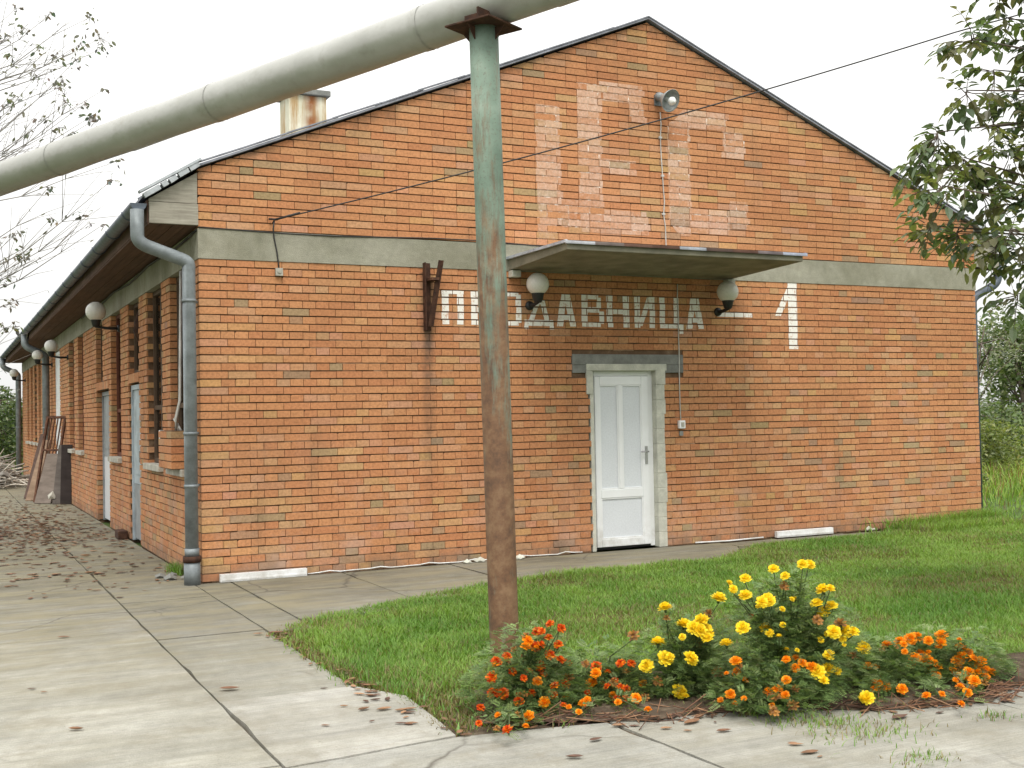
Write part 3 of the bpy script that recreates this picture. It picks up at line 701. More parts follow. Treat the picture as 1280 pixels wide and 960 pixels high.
def side_door(y0, y1, z1, m1, m2, zs, label, x=0.03):
    d = MB()
    d.box((x, y0, 0.0), (x + 0.07, y0 + 0.06, z1)); d.box((x, y1 - 0.06, 0.0), (x + 0.07, y1, z1)); d.box((x, y0 + 0.06, z1 - 0.06), (x + 0.07, y1 - 0.06, z1))
    o = d.build('door', m1, building); o['label'] = label
    p = MB(); p.box((x + 0.02, y0 + 0.062, zs), (x + 0.055, y1 - 0.062, z1 - 0.062)); p.box((x + 0.012, y0 + 0.14, zs + 0.12), (x + 0.02, y1 - 0.14, z1 - 0.18)); p.build('door_leaf', m1, o)
    if zs > 0.05:
        q = MB(); q.box((x + 0.022, y0 + 0.062, 0.03), (x + 0.052, y1 - 0.062, zs - 0.004)); q.build('kick_panel', m2, o)
    h = MB(); h.box((x - 0.02, y0 + 0.09, 1.0), (x + 0.015, y0 + 0.12, 1.14)); h.build('handle', M['metal'], o)
side_door(3.72, 4.58, 1.96, M['blue_door'], M['grey_door'], 0.72, 'pale blue side door with grey kick panel')
side_door(6.55, 8.02, 1.96, M['grey_door'], M['pvc_panel'], 0.98, 'grey side door with pale lower panel', 0.08)
side_door(14.2, 15.5, ZB0 - 0.02, M['pvc'], M['pvc'], 0.03, 'tall white side door')
for a, b in doors:                              # brick lintel course over the side doors
    ln = MB()
    for j in range(11):
        u = a + (b - a) * j / 11; ln.box((-0.004, u + 0.004, 1.985), (0.12, u + (b - a) / 11 - 0.004, 2.095), 0, brick_col())
    ln.box((0.01, a, 1.98), (0.13, b, 2.0), 1); ln.build('lintel', [M['brick'], M['mortar']], building)
bi = MB()                                       # brick meter box standing on the first sill, with cable ends on top
for k in range(5):
    z = 1.03 + k * 0.075
    for j in range(4):
        a = 0.77 + j * 0.26 - (0.13 if k % 2 else 0); a0 = max(a, 0.76); b0 = min(a + 0.252, 1.5)
        if b0 - a0 > 0.03: bi.box((-0.135, a0, z), (0.05, b0, z + 0.064), 0, brick_col())
bi.box((-0.122, 0.772, 1.02), (0.05, 1.488, 1.402), 1); bi.build('meter_box', [M['brick'], M['mortar']], building)
# front door
dl = MB(); dl.box((3.932, -0.006, 2.02), (5.358, 0.12, 2.134)); dl.box((3.932, -0.006, 1.932), (4.13, 0.05, 2.018)); dl.box((5.10, -0.006, 1.932), (5.358, 0.05, 2.018))
dl.build('lintel', M['lintel'], building, 0.004)
sr = MB()
def rough_strip(mb, x0, x1, z0, z1, yf, yb, n):
    for j in range(n):
        a = z0 + (z1 - z0) * j / n; b = z0 + (z1 - z0) * (j + 1) / n; e = rnd.uniform(-0.012, 0.012)
        mb.box((x0, yf + rnd.uniform(0, 0.004), a), (x1 + e, yb, b))
rough_strip(sr, 4.985, 5.10, 0.0, 1.96, -0.012, 0.17, 12)
sr.box((4.10, -0.013, 1.955), (5.13, 0.17, 2.028)); sr.box((4.10, -0.0125, 1.70), (4.175, 0.05, 1.955)); sr.box((4.145, 0.0, 0.0), (4.19, 0.17, 1.955))
sr.build('door_surround', M['plaster'], building, 0.006)
YD = 0.075
df = MB(); df.box((4.19, YD, 0.012), (4.235, YD + 0.07, 1.955)); df.box((4.93, YD, 0.012), (4.985, YD + 0.07, 1.955)); df.box((4.235, YD, 1.90), (4.93, YD + 0.07, 1.955)); df.box((4.235, YD + 0.01, 0.012), (4.93, YD + 0.07, 0.03), 1)
door = df.build('door', [M['pvc'], M['black']], building, 0.004); door['label'] = 'white double panelled front door'
lf = MB(); y = YD - 0.012
def stile(x0, x1, z0, z1): lf.box((x0, y, z0), (x1, y + 0.06, z1))
stile(4.238, 4.30, 0.034, 1.897); stile(4.835, 4.927, 0.034, 1.897); stile(4.30, 4.835, 1.80, 1.897); stile(4.30, 4.835, 0.034, 0.12); stile(4.30, 4.835, 0.565, 0.66); stile(4.535, 4.585, 0.66, 1.80)
leaf = lf.build('door_leaf', M['pvc'], door, 0.006)
for (a, b, c, d) in ((4.30, 4.535, 0.66, 1.80), (4.585, 4.835, 0.66, 1.80), (4.30, 4.835, 0.12, 0.565)):
    pp = MB(); pp.box((a, y + 0.02, c), (b, y + 0.045, d)); pp.build('panel', M['pvc_panel'], leaf)
    be = MB(); e = 0.014
    be.box((a, y + 0.006, c), (a + e, y + 0.02, d)); be.box((b - e, y + 0.006, c), (b, y + 0.02, d)); be.box((a + e, y + 0.006, d - e), (b - e, y + 0.02, d)); be.box((a + e, y + 0.006, c), (b - e, y + 0.02, c + e))
    be.build('glazing_bead', M['pvc'], leaf, 0.003)
hd = MB(); hd.box((4.868, y - 0.008, 0.92), (4.90, y, 1.12)); hd.tube([(4.884, y - 0.005, 1.06), (4.884, y - 0.05, 1.06), (4.79, y - 0.055, 1.06)], 0.009, 8); hd.tube([(4.884, y - 0.012, 0.96), (4.884, y, 0.96)], 0.012, 10)
hd.build('handle', M['metal'], leaf)

# roof
EX, EZ = -0.50, 3.50
rf = MB()
th = 0.022; yv = -0.04
for sx in (1, -1):
    X = (lambda x: x) if sx > 0 else (lambda x: W - x)
    prof = [(HX, ZA + 0.02), (0.0, ZE + 0.01), (EX, EZ + 0.03)]
    for (p, q) in zip(prof[:-1], prof[1:]):
        y0 = yv if p[0] > 0.5 else -0.03
        a0 = (X(p[0]), p[1]); b0 = (X(q[0]), q[1])
        poly = [a0, b0, (b0[0], b0[1] + th), (a0[0], a0[1] + th)]
        if sx > 0: poly = poly[::-1]
        if area(poly) < 0: poly = poly[::-1]
        # flat sheet with shallow ribs so it reads as roofing from other sides
        rf.prism(poly, (0, y0, 0), (1, 0, 0), (0, 0, 1), (0, -1, 0), 0, -(L + 0.1), 0)
        for k in range(66):
            yy = 0.2 + k * 0.4
            rf.bar((a0[0], yy, a0[1] + th), (b0[0], yy, b0[1] + th), 0.05, 0.025)
roof = rf.build('roof', M['sheet'], building)
rb = MB()                                       # small uneven slips of sheet along the verge
for sx in (1, -1):
    n = 11
    for j in range(n):
        t0 = j / n; t1 = (j + 1) / n + 0.012
        xa = HX * (1 - t0); xb = HX * (1 - t1)
        if xb < 0.0: xb = 0.0
        if sx < 0: xa, xb = W - xa, W - xb
        za = ZE + SLOPE * min(xa, W - xa) + 0.049 + 0.002 * (j % 2); zb = ZE + SLOPE * min(xb, W - xb) + 0.049 + 0.002 * (j % 2)
        rb.bar((xa, yv + 0.018 - 0.002 * (j % 2), za), (xb, yv + 0.018 - 0.002 * (j % 2), zb + rnd.uniform(-0.006, 0.006)), 0.05, 0.012)
rb.build('verge_strip', M['sheet'], roof)
def eave(sx):
    X = (lambda x: x) if sx > 0 else (lambda x: W - x)
    def bxx(mb, x0, x1, y0, y1, z0, z1):
        a, b = X(x0), X(x1); mb.box((min(a, b), y0, z0), (max(a, b), y1, z1))
    bd_ = MB(); bxx(bd_, -0.44, 0.0, -0.012, 0.02, 3.305, 3.50)
    pl = [(X(-0.44), 3.505), (X(-0.004), 3.505), (X(-0.004), 3.80), (X(-0.44), 3.53)]
    if area(pl) < 0: pl = pl[::-1]
    bd_.prism(pl, (0, 0, 0), (1, 0, 0), (0, 0, 1), (0, -1, 0), -0.004, -0.03)
    bd_.build('barge_board', M['greywood'], roof, 0.004)
    so_ = MB()
    for j in range(4):
        bxx(so_, -0.45 + j * 0.115, -0.45 + (j + 1) * 0.115 - 0.006, 0.022, L, 3.296 + 0.002 * (j % 2), 3.315)
    bxx(so_, -0.455, -0.43, 0.022, L, 3.315, 3.52)
    so_.build('soffit', M['soffit'], roof)
    ti = MB()
    for t0, t1 in ((0.0, 0.16), (0.19, 0.36), (0.40, 0.52), (0.56, 0.66), (0.70, 0.98)):
        xa = EX * t0 + 0.0; xb = EX * t1; za = ZE + (EZ - ZE) * t0 + 0.03; zb = ZE + (EZ - ZE) * t1 + 0.03
        ti.bar((X(xa), -0.045, za), (X(xb), -0.045, zb + rnd.uniform(-0.008, 0.008)), 0.05, 0.045)
    ti.bar((X(0.02), -0.03, ZE + 0.075), (X(EX - 0.03), -0.03, EZ + 0.075), 0.09, 0.022)
    ti.build('eave_tiles', M['tile'], roof)
    gu = MB(); gx = X(-0.535); r = 0.072; pr = []
    for j in range(13):
        a = math.pi * j / 12; pr.append((gx + r * math.cos(math.pi + a), 3.475 + r * math.sin(math.pi + a)))
    pin = [(gx + (p[0] - gx) * 0.93, 3.475 + (p[1] - 3.475) * 0.93) for p in pr[::-1]]
    lp = pr + pin; n0 = len(gu.v)
    for yy in (-0.03, L): gu.v += [(p[0], yy, p[1]) for p in lp]
    k = len(lp)
    for j in range(k): j2 = (j + 1) % k; gu.face([n0 + j, n0 + j2, n0 + k + j2, n0 + k + j], 0, (1, 1, 1), True)
    cap = [(p[0], -0.03, p[1]) for p in pr]; gu.poly(cap)
    for j in range(22):
        yy = 0.5 + j * 1.2
        gu.tube([(gx + (r + 0.004) * math.cos(math.pi + math.pi * q / 8), yy, 3.475 + (r + 0.004) * math.sin(math.pi + math.pi * q / 8)) for q in range(9)], 0.008, 5)
    gu.build('gutter', M['gutter'], roof)
eave(1); eave(-1)
ch = MB(); cx, cy = 1.46, 1.55
ch.box((cx - 0.21, cy - 0.19, 4.0), (cx + 0.21, cy + 0.19, 5.02)); cho = ch.build('chimney', M['chimney'], roof, 0.006)
cc = MB(); cc.box((cx - 0.25, cy - 0.23, 5.022), (cx + 0.25, cy + 0.23, 5.085)); cc.build('chimney_cap', M['lintel'], cho, 0.008)

def downpipe(path, r, collars, mat=M['zinc'], shoe=None):
    p = MB(); p.tube(path, r, 16); d = p.build('downpipe', mat, building)
    for (z, x, y) in collars:
        c = MB(); c.tube([(x, y, z - 0.014), (x, y, z + 0.014)], r + 0.006, 16); c.box((x - 0.012, y, z - 0.012), (x + 0.012, y + 0.11, z + 0.012)); c.box((x, y + 0.09, z - 0.012), (x + 0.10, y + 0.112, z + 0.012)); c.build('pipe_clamp', M['zinc'], d)
    if shoe:
        x, y = shoe; c = MB(); c.tube([(x, y, 0.0), (x, y, 0.2)], r + 0.014, 16); c.tube([(x, y, 0.205), (x, y, 0.26)], r + 0.022, 16, 1); c.tube([(x, y, 0.262), (x, y, 0.33)], r + 0.006, 16); c.build('drain_socket', [M['zinc'], M['rust_dark']], d)
    return d
def bend(a, b, c, n=5, t=0.35):
    a, b, c = Vector(a), Vector(b), Vector(c); p = b + (a - b) * t; q = b + (c - b) * t
    return [tuple(p.lerp(b, i / n).lerp(b.lerp(q, i / n), i / n)) for i in range(n + 1)]
A, B, C_, D_ = (-0.545, 0.0, 3.42), (-0.545, 0.0, 3.12), (-0.095, -0.02, 2.96), (-0.095, -0.02, 0.03)
downpipe([A] + bend(A, B, C_, 5, 0.22) + bend(B, C_, (-0.095, -0.02, 2.75), 5, 0.16) + [D_], 0.061, [(2.6, -0.095, -0.02), (1.38, -0.095, -0.02), (0.9, -0.095, -0.02)], shoe=(-0.095, -0.02))
A, B, C_, D_ = (W + 0.535, 0.10, 3.42), (W + 0.535, 0.10, 3.12), (W + 0.09, 0.13, 2.92), (W + 0.09, 0.13, 0.0)
downpipe([A] + bend(A, B, C_, 5, 0.28) + bend(B, C_, (W + 0.09, 0.13, 2.7), 5, 0.3) + [D_], 0.055, [], M['gutter'])
for yy in (16.1, 26.2):
    A, B, C_, D_ = (-0.535, yy, 3.42), (-0.535, yy, 3.16), (-0.12, yy, 2.97), (-0.12, yy, 0.0)
    downpipe([A] + bend(A, B, C_, 5, 0.28) + bend(B, C_, (-0.12, yy, 2.75), 5, 0.3) + [D_], 0.075, [(1.4, -0.12, yy)])

# canopy over the door
cn = MB(); cy0 = -1.28
cn.prism([(0.0, 3.005), (-cy0, 3.055), (-cy0, 3.12), (0.0, 3.13)], (3.19, 0, 0), (0, -1, 0), (0, 0, 1), (-1, 0, 0), 0, -2.84)
can = cn.build('canopy', M['canopy'], building, 0.006)
cf = MB()
for j in range(9):                              # sheet metal capping in patched lengths, some rusty
    a = 3.16 + j * 0.323; b = a + 0.32 + 0.004; t = rnd.random()
    c = [(1.15, 1.15, 1.2), (0.5, 0.4, 0.36), (0.40, 0.22, 0.16), (0.30, 0.16, 0.11), (1.05, 1.1, 1.2), (0.32, 0.2, 0.16), (0.34, 0.17, 0.12), (0.5, 0.4, 0.4), (1.0, 1.05, 1.25)][j]
    cf.box((a, cy0 - 0.028, 3.122 + 0.001 * (j % 2)), (b, -0.002, 3.138 + 0.002 * (j % 2)), 0, c); cf.box((a, cy0 - 0.030 - 0.001 * (j % 2), 3.108), (b, cy0 - 0.012, 3.122), 0, tuple(q * 0.8 for q in c))
cf.box((3.158, cy0 - 0.02, 3.118), (3.186, 0.0, 3.145), 0, (1.3, 1.4, 1.6)); cf.box((6.036, cy0 - 0.02, 3.118), (6.06, 0.0, 3.145), 0, (0.5, 0.55, 0.8))
cf.build('metal_capping', M['flash'], can)
for bx0 in (3.19, 5.94):
    cb = MB(); cb.box((bx0, -0.09, 2.93), (bx0 + 0.105, 0.0, 3.0)); cb.build('support_block', M['plaster'], can, 0.004)

# ------------------------------------------------------------------ things on the walls
def globe_lamp(name, wall, out, z, label, r=0.12, group=None, vec=(0, -1, 0)):
    """wall: point on the wall; the globe stands on a black arm bent out of it"""
    wv = Vector(wall); v = Vector(vec); root = empty(name, wv); c = wv + v * out; c.z = z
    tag(root, label, 'wall lamp', group)
    g_ = MB(); g_.lathe([(r * math.sin(math.pi * (0.03 + 0.83 * i / 18)), r * math.cos(math.pi * (0.03 + 0.83 * i / 18))) for i in range(19)], c, (0, 0, 1), 28); g_.poly([tuple(c + Vector((math.cos(a) * r * 0.1, math.sin(a) * r * 0.1, r * 0.995))) for a in [2 * math.pi * i / 12 for i in range(12)]])
    g_.build('globe', M['globe'], root)
    h = MB(); h.lathe([(0.0, -r - 0.075), (0.035, -r - 0.075), (0.05, -r - 0.05), (0.062, -r + 0.005), (0.07, -r + 0.02), (0.06, -r + 0.03), (0.0, -r + 0.03)], c, (0, 0, 1), 20); h.build('lamp_holder', M['black'], root)
    a = MB(); zb = c.z - r - 0.06
    a.tube([(wv.x, wv.y, zb - 0.03), tuple(Vector((wv.x, wv.y, zb - 0.03)) + v * (out * 0.5)), (c.x, c.y, zb - 0.01), (c.x, c.y, zb + 0.02)], 0.02, 10); a.build('arm', M['black'], root)
    p = MB(); p.lathe([(0.0, 0.022), (0.045, 0.02), (0.05, 0.0), (0.05, -0.005)], Vector((wv.x, wv.y, zb - 0.03)) + v * 0.006, v, 16); p.build('wall_plate', M['black'], root)
    return root
grp = 'white globe wall lamps'
globe_lamp('globe_lamp', (3.43, 0, 2.6), 0.2, 2.85, 'white globe lamp under the left end of the door canopy', 0.118, grp)
globe_lamp('globe_lamp', (5.85, 0, 2.6), 0.2, 2.84, 'white globe lamp under the right end of the door canopy, beside the painted dash', 0.122, grp)
globe_lamp('globe_lamp', (0, 5.36, 2.75), 0.3, 2.97, 'nearest white globe lamp on the long side wall under the eaves', 0.13, grp, (-1, 0, 0))
globe_lamp('globe_lamp', (0, 12.4, 2.75), 0.3, 2.94, 'second globe lamp along the side wall, just this side of the tall white door', 0.12, grp, (-1, 0, 0))
globe_lamp('globe_lamp', (0, 15.9, 2.75), 0.3, 2.96, 'third globe lamp along the side wall, beside the dark downpipe', 0.11, grp, (-1, 0, 0))
globe_lamp('globe_lamp', (0, 24.9, 2.75), 0.3, 2.94, 'farthest globe lamp, at the far end of the side wall', 0.12, grp, (-1, 0, 0))

def flood():
    root = empty('yard_lamp', (5.14, 0, 4.94)); tag(root, 'grey enamel reflector lamp with a bare white bulb high in the gable', 'lamp')
    c = Vector((5.10, -0.16, 4.97)); ax = Vector((0.18, -0.86, -0.42)).normalized()
    s_ = MB(); s_.lathe([(0.045, -0.06), (0.06, -0.03), (0.075, 0.0), (0.115, 0.055), (0.128, 0.085), (0.125, 0.089), (0.11, 0.06), (0.07, 0.01), (0.0, 0.005)], c, ax, 28); s_.build('reflector', M['enamel'], root)
    b = MB(); b.lathe([(0.02, 0.0), (0.025, 0.05), (0.045, 0.085), (0.048, 0.11), (0.035, 0.135), (0.0, 0.146)], c, ax, 18); b.build('bulb', M['bulb'], root)
    h = MB(); h.lathe([(0.0, -0.15), (0.04, -0.15), (0.05, -0.12), (0.05, -0.055), (0.03, -0.05)], c, ax, 16); h.tube([(c.x, 0.0, 4.99), tuple(c - ax * 0.1)], 0.016, 8); h.box((c.x - 0.05, -0.015, 4.93), (c.x + 0.05, -0.001, 5.05)); h.build('lamp_housing', M['zinc'], root)
flood()
cl = MB(); pts = [(5.12, -0.012, 4.86)]
for j in range(1, 13): pts.append((5.12 + rnd.uniform(-0.012, 0.012) + 0.003 * j, -0.012, 4.86 - j * (4.86 - 3.14) / 12))
cl.tube(pts, 0.0065, 6)
for j in (2, 5, 8, 11): cl.box((pts[j][0] - 0.018, -0.02, pts[j][2] - 0.012), (pts[j][0] + 0.018, -0.001, pts[j][2] + 0.012))
tag(cl.build('lamp_cable', M['wcable']), 'thin grey cable clipped to the gable from the reflector lamp down to the canopy', 'cable')
sc = MB(); pts = [(5.30 + rnd.uniform(-0.004, 0.004), -0.01, 2.93 - j * (2.93 - 1.40) / 10) for j in range(11)]; sc.tube(pts, 0.006, 6)
tag(sc.build('switch_cable', M['wcable']), 'thin grey cable running down the front wall to the small switch right of the door', 'cable')
sw = empty('light_switch', (5.31, 0, 1.3)); tag(sw, 'small white surface light switch on the bricks right of the front door', 'switch')
b_ = MB(); b_.box((5.265, -0.045, 1.305), (5.345, -0.001, 1.395)); b_.build('switch_box', M['pvc'], sw, 0.006); b_ = MB(); b_.box((5.285, -0.053, 1.325), (5.325, -0.0455, 1.375)); b_.build('rocker', M['sill'], sw, 0.003)
b_ = MB(); b_.box((5.282, -0.02, 1.225), (5.328, -0.001, 1.275)); b_.build('conduit_stub', M['lintel'], sw)
vb = empty('iron_bracket', (2.3, 0, 2.42)); tag(vb, 'rusty V shaped angle iron bracket on the front wall left of the sign', 'bracket')
b_ = MB(); b_.box((2.225, -0.012, 2.36), (2.305, -0.0035, 3.045)); b_.box((2.225, -0.075, 2.36), (2.234, -0.0125, 3.045)); b_.build('upright', M['rust_dark'], vb)
b_ = MB(); b_.bar((2.275, -0.055, 2.40), (2.365, -0.15, 3.06), 0.045, 0.014, (0, -1, 0)); b_.bar((2.30, -0.05, 2.40), (2.385, -0.145, 3.06), 0.012, 0.045, (0, -1, 0)); b_.build('strut', M['rust_dark'], vb)
b_ = MB(); b_.box((2.26, -0.16, 2.86), (2.34, -0.0125, 2.885)); b_.build('spacer', M['rust'], vb)

# telephone cable, insulator hook, drop to the small junction box
P0 = Vector((0.70, -0.09, 3.385)); P1 = at(1195, 40, 10.0); P2 = at(1560, -60, 10.4)
tc = MB(); pts = [(0.70, 0.0, 3.37), (0.70, -0.05, 3.385), tuple(P0)]
for j in range(1, 31):
    t = j / 30; p = P0.lerp(P1, t); p.z -= 4 * 0.06 * t * (1 - t); pts.append(tuple(p))
for j in range(1, 8): t = j / 7; p = P1.lerp(P2, t); pts.append(tuple(p))
tc.tube(pts, 0.0065, 7); tc.tube([tuple(P0 + (P1 - P0) * 0.0), tuple(P0 + (P1 - P0) * 0.04)], 0.011, 8)
tag(tc.build('overhead_cable', M['cable']), 'long thin black cable stretched from the front wall up across the gable', 'cable')
dc = MB(); pts = [(0.70, -0.06, 3.38), (0.69, -0.05, 3.30), (0.705, -0.022, 3.22), (0.73, -0.018, 3.10), (0.745, -0.018, 2.98), (0.75, -0.012, 2.93)]; dc.tube(pts, 0.007, 7); dc.tube([(0.66, -0.02, 3.40), (0.72, -0.1, 3.385)], 0.01, 8)
tag(dc.build('drop_cable', M['cable']), 'short dark cable hanging from the hook over the concrete band to a small box', 'cable')
jb = MB(); jb.box((0.715, -0.035, 2.86), (0.785, -0.003, 2.935)); jb.tube([(0.75, -0.036, 2.90), (0.75, -0.044, 2.90)], 0.018, 10)
tag(jb.build('junction_box', M['sill'], None, 0.004), 'small pale square junction box just under the concrete band', 'box')
ec = MB(); pts = [(-0.03, 0.3, 3.24)] + [(-0.02 - 0.006 * (j % 2), 0.3 + j * 0.5, 3.25 - 0.02 * math.sin(j)) for j in range(1, 20)]; ec.tube(pts, 0.011, 6); ec.tube([(-0.012, 0.03, 3.27), (-0.03, 0.3, 3.24)], 0.011, 6)
tag(ec.build('eave_cable', M['cable']), 'dark cable pinned along the side wall below the brown soffit', 'cable')
tb = MB(); pts = []
for j in range(10): t = j / 9; pts.append((0.3 + t * 4.6, -0.012 + 0.004 * math.sin(j * 2.2), ZB1 + 0.006 - 0.018 * math.sin(t * 9.4)))
pts[0] = (0.0, -0.014, ZB1 + 0.01); tb.tube(pts, 0.006, 6)
tag(tb.build('beam_cable', M['cable']), 'thin cable lying along the top edge of the concrete band on the front', 'cable')
fc = MB()                                       # two grey cables rising from the brick infill beside the first window
for k in range(3): fc.tube([(-0.05 + 0.02 * k, 0.98 - 0.03 * k, 1.40), (-0.06, 0.90 + 0.06 * k, 1.52), (-0.03, 0.84 + 0.035 * k, 1.7), (-0.016, 0.80 + 0.03 * k, 2.98)][:(4 if k < 2 else 2)], 0.012, 6)
tag(fc.build('riser_cable', M['wcable']), 'grey cables rising beside the first side window from the brick meter box', 'cable')
sk = empty('wall_socket', (0.0, 1.95, 1.32)); tag(sk, 'small white outdoor socket on the brick pier between the first two side windows', 'socket')
b_ = MB(); b_.box((-0.05, 1.93, 1.30), (-0.001, 2.01, 1.40)); b_.build('socket_box', M['pvc'], sk, 0.005); b_ = MB(); b_.tube([(-0.02, 1.97, 1.30), (-0.02, 1.97, 1.18)], 0.018, 8); b_.build('plug', M['pvc'], sk)
# dark rag caught in the broken window above the blue door
rg = MB(); pts = [(0.06, 3.95, 2.86), (0.05, 3.93, 2.75), (0.045, 3.95, 2.62), (0.05, 3.93, 2.48)]; rg.tube(pts, [0.03, 0.06, 0.075, 0.03], 8)
tag(rg.build('hanging_rag', M['rust_dark']), 'dark rag hanging in the window above the pale blue side door', 'rag')

# ------------------------------------------------------------------ heating pipe on its post
D0 = 7.346
base = gnd(631, 817); topc = at(604.5, 36, D0)
post = empty('pipe_post', (base.x, base.y, 0)); tag(post, 'tall round steel post in the lawn, its green paint turning to rust', 'post')
q = MB(); q.tube([tuple(base.lerp(topc, t) + Vector((0, 0, -0.06 if t == 0 else 0))) for t in (0, 0.02, 0.2, 0.4, 0.6, 0.8, 1.0)], [0.094] + [0.0925] * 6, 28); q.build('column', M['post'], post)
pc = at(612, 7, D0 + 0.05); pe = at(0, 224, 10.75); pdir = (pc - pe).normalized()
ang = math.atan2(pdir.y, pdir.x)
hp = MB(); Mx = Matrix.Translation(topc + Vector((0, 0, 0.006))) @ Matrix.Rotation(ang, 4, 'Z')
hp.box((-0.175, -0.175, -0.006), (0.175, 0.175, 0.006), 0, (1, 1, 1), Mx); hp.build('head_plate', M['rust_dark'], post, 0.002)
hp = MB(); hp.box((-0.05, -0.13, 0.007), (0.05, 0.13, 0.05), 0, (1, 1, 1), Mx); hp.box((0.07, -0.16, 0.007), (0.085, 0.16, 0.075), 0, (1, 1, 1), Mx); hp.build('saddle', M['rust_dark'], post)
for (sx, sy) in ((1, 0), (-1, 0), (0, 1), (0, -1)):
    gs = MB(); gs.prism([(0.09, -0.007), (0.09, -0.09), (0.16, -0.007)], tuple(topc + Vector((0, 0, 0))), tuple((Matrix.Rotation(ang, 3, 'Z') @ Vector((sx, sy, 0)))), (0, 0, 1), tuple((Matrix.Rotation(ang, 3, 'Z') @ Vector((-sy, sx, 0)))), 0.004, -0.004); gs.build('gusset', M['rust_dark'], post)
hpipe = empty('heating_pipe', tuple(pc)); tag(hpipe, 'thick grey clad heating pipe crossing overhead on the rusty green post', 'pipe')
a_ = pe - pdir * 14; b_e = pc + pdir * 9; Lp = (b_e - a_).length; PR = 0.143
q = MB(); n = int(Lp / 1.05)
for j in range(n):                              # cladding jackets lapped one over the next
    s0 = a_ + pdir * (j * Lp / n); s1 = a_ + pdir * ((j + 1) * Lp / n + 0.05); e = rnd.uniform(-0.003, 0.003)
    q.tube([tuple(s0), tuple(s0 + pdir * 0.02), tuple(s0.lerp(s1, 0.5) + Vector((0, 0, e))), tuple(s1 - pdir * 0.03), tuple(s1)], [PR + 0.004, PR + 0.0045, PR + rnd.uniform(-0.002, 0.002), PR, PR - 0.002], 36, 0, (1, 1, 1), False)
q.build('cladding', M['pipe'], hpipe)
for j in range(0, n, 2):
    s0 = a_ + pdir * (j * Lp / n + 0.06); q = MB(); q.tube([tuple(s0 - pdir * 0.006), tuple(s0 + pdir * 0.006)], PR + 0.008, 36, 0, (1, 1, 1), False); q.build('strap', M['pipe'], hpipe)

# ------------------------------------------------------------------ things on the ground by the wall
def profile_bar(x0, x1, z, label):
    o = MB(); o.box((x0, -0.062, z), (x1, -0.012, z + 0.072)); o.box((x0 + 0.01, -0.066, z + 0.012), (x1 - 0.01, -0.0625, z + 0.03))
    return tag(o.build('plastic_trunking', M['pvc'], None, 0.005), label, 'plastic strip', 'white strips lying along the foot of the front wall')
profile_bar(0.15, 0.97, 0.002, 'white plastic strip lying at the foot of the wall by the left corner')
profile_bar(6.58, 7.42, 0.004, 'white plastic strip lying at the foot of the wall right of the front door')
lc = MB(); pts = []
for j in range(30):
    t = j / 29; pts.append((0.99 + t * 3.0, -0.02 - 0.03 * abs(math.sin(j * 0.55)) - rnd.uniform(0, 0.008), 0.014 + (0.015 if j % 5 == 2 else 0.0) + rnd.uniform(0, 0.008)))
lc.tube(pts, 0.006, 6); lc.tube([(5.45, -0.03, 0.02), (5.9, -0.05, 0.014), (6.4, -0.03, 0.02)], 0.009, 6)
tag(lc.build('loose_cable', M['pvc']), 'loose white cable trailing along the foot of the front wall', 'cable')
def lump(mb, c, s, mi=0, col=(1, 1, 1)):
    n0 = len(mb.v); a = rnd.uniform(0, 6)
    ph = [(0, 0, 1), (0.85, 0, 0.3), (0, 0.9, 0.25), (-0.9, 0, 0.3), (0, -0.85, 0.3), (0.6, 0.6, -0.2), (-0.6, 0.6, -0.2), (-0.6, -0.6, -0.2), (0.6, -0.6, -0.2)]
    for p in ph:
        f = rnd.uniform(0.75, 1.2); x = p[0] * math.cos(a) - p[1] * math.sin(a); yy = p[0] * math.sin(a) + p[1] * math.cos(a)
        mb.v.append((c[0] + x * s[0] * f, c[1] + yy * s[1] * f, c[2] + p[2] * s[2] * f))
    for t in ((0, 1, 2), (0, 2, 3), (0, 3, 4), (0, 4, 1), (1, 5, 2), (2, 6, 3), (3, 7, 4), (4, 8, 1), (5, 6, 2), (6, 7, 3), (7, 8, 4), (8, 5, 1)):
        mb.face([n0 + i for i in t], mi, col)
for i, (x, yy, s) in enumerate(((2.62, -0.09, 0.06), (2.78, -0.07, 0.08), (3.02, -0.1, 0.11), (3.22, -0.08, 0.07), (2.9, -0.16, 0.04), (8.05, -0.08, 0.05), (8.0, -0.03, 0.07))):
    o = MB(); lump(o, (x, yy, 0.012), (s, s * 0.6, s * 0.55)); tag(o.build('plaster_lump', M['plaster']), 'broken lump of pale plaster at the foot of the front wall', 'rubble', 'plaster lumps at the foot of the wall')
for i, (x, yy, s) in enumerate(((-0.22, 0.42, 0.09), (-0.27, 0.62, 0.07), (-0.16, 0.66, 0.06), (-0.08, 0.4, 0.05))):
    o = MB(); lump(o, (x, yy, 0.015), (s, s * 0.7, s * 0.5)); tag(o.build('stone', M['lintel']), 'grey stone lying beside the foot of the corner downpipe', 'stone', 'stones by the corner downpipe')
o = MB(); o.box((-0.14, 4.62, 0.0), (-0.02, 4.95, 0.11)); tag(o.build('stone_block', M['rust_dark'], None, 0.015), 'dark broken block on the ground beside the pale blue side door', 'block')

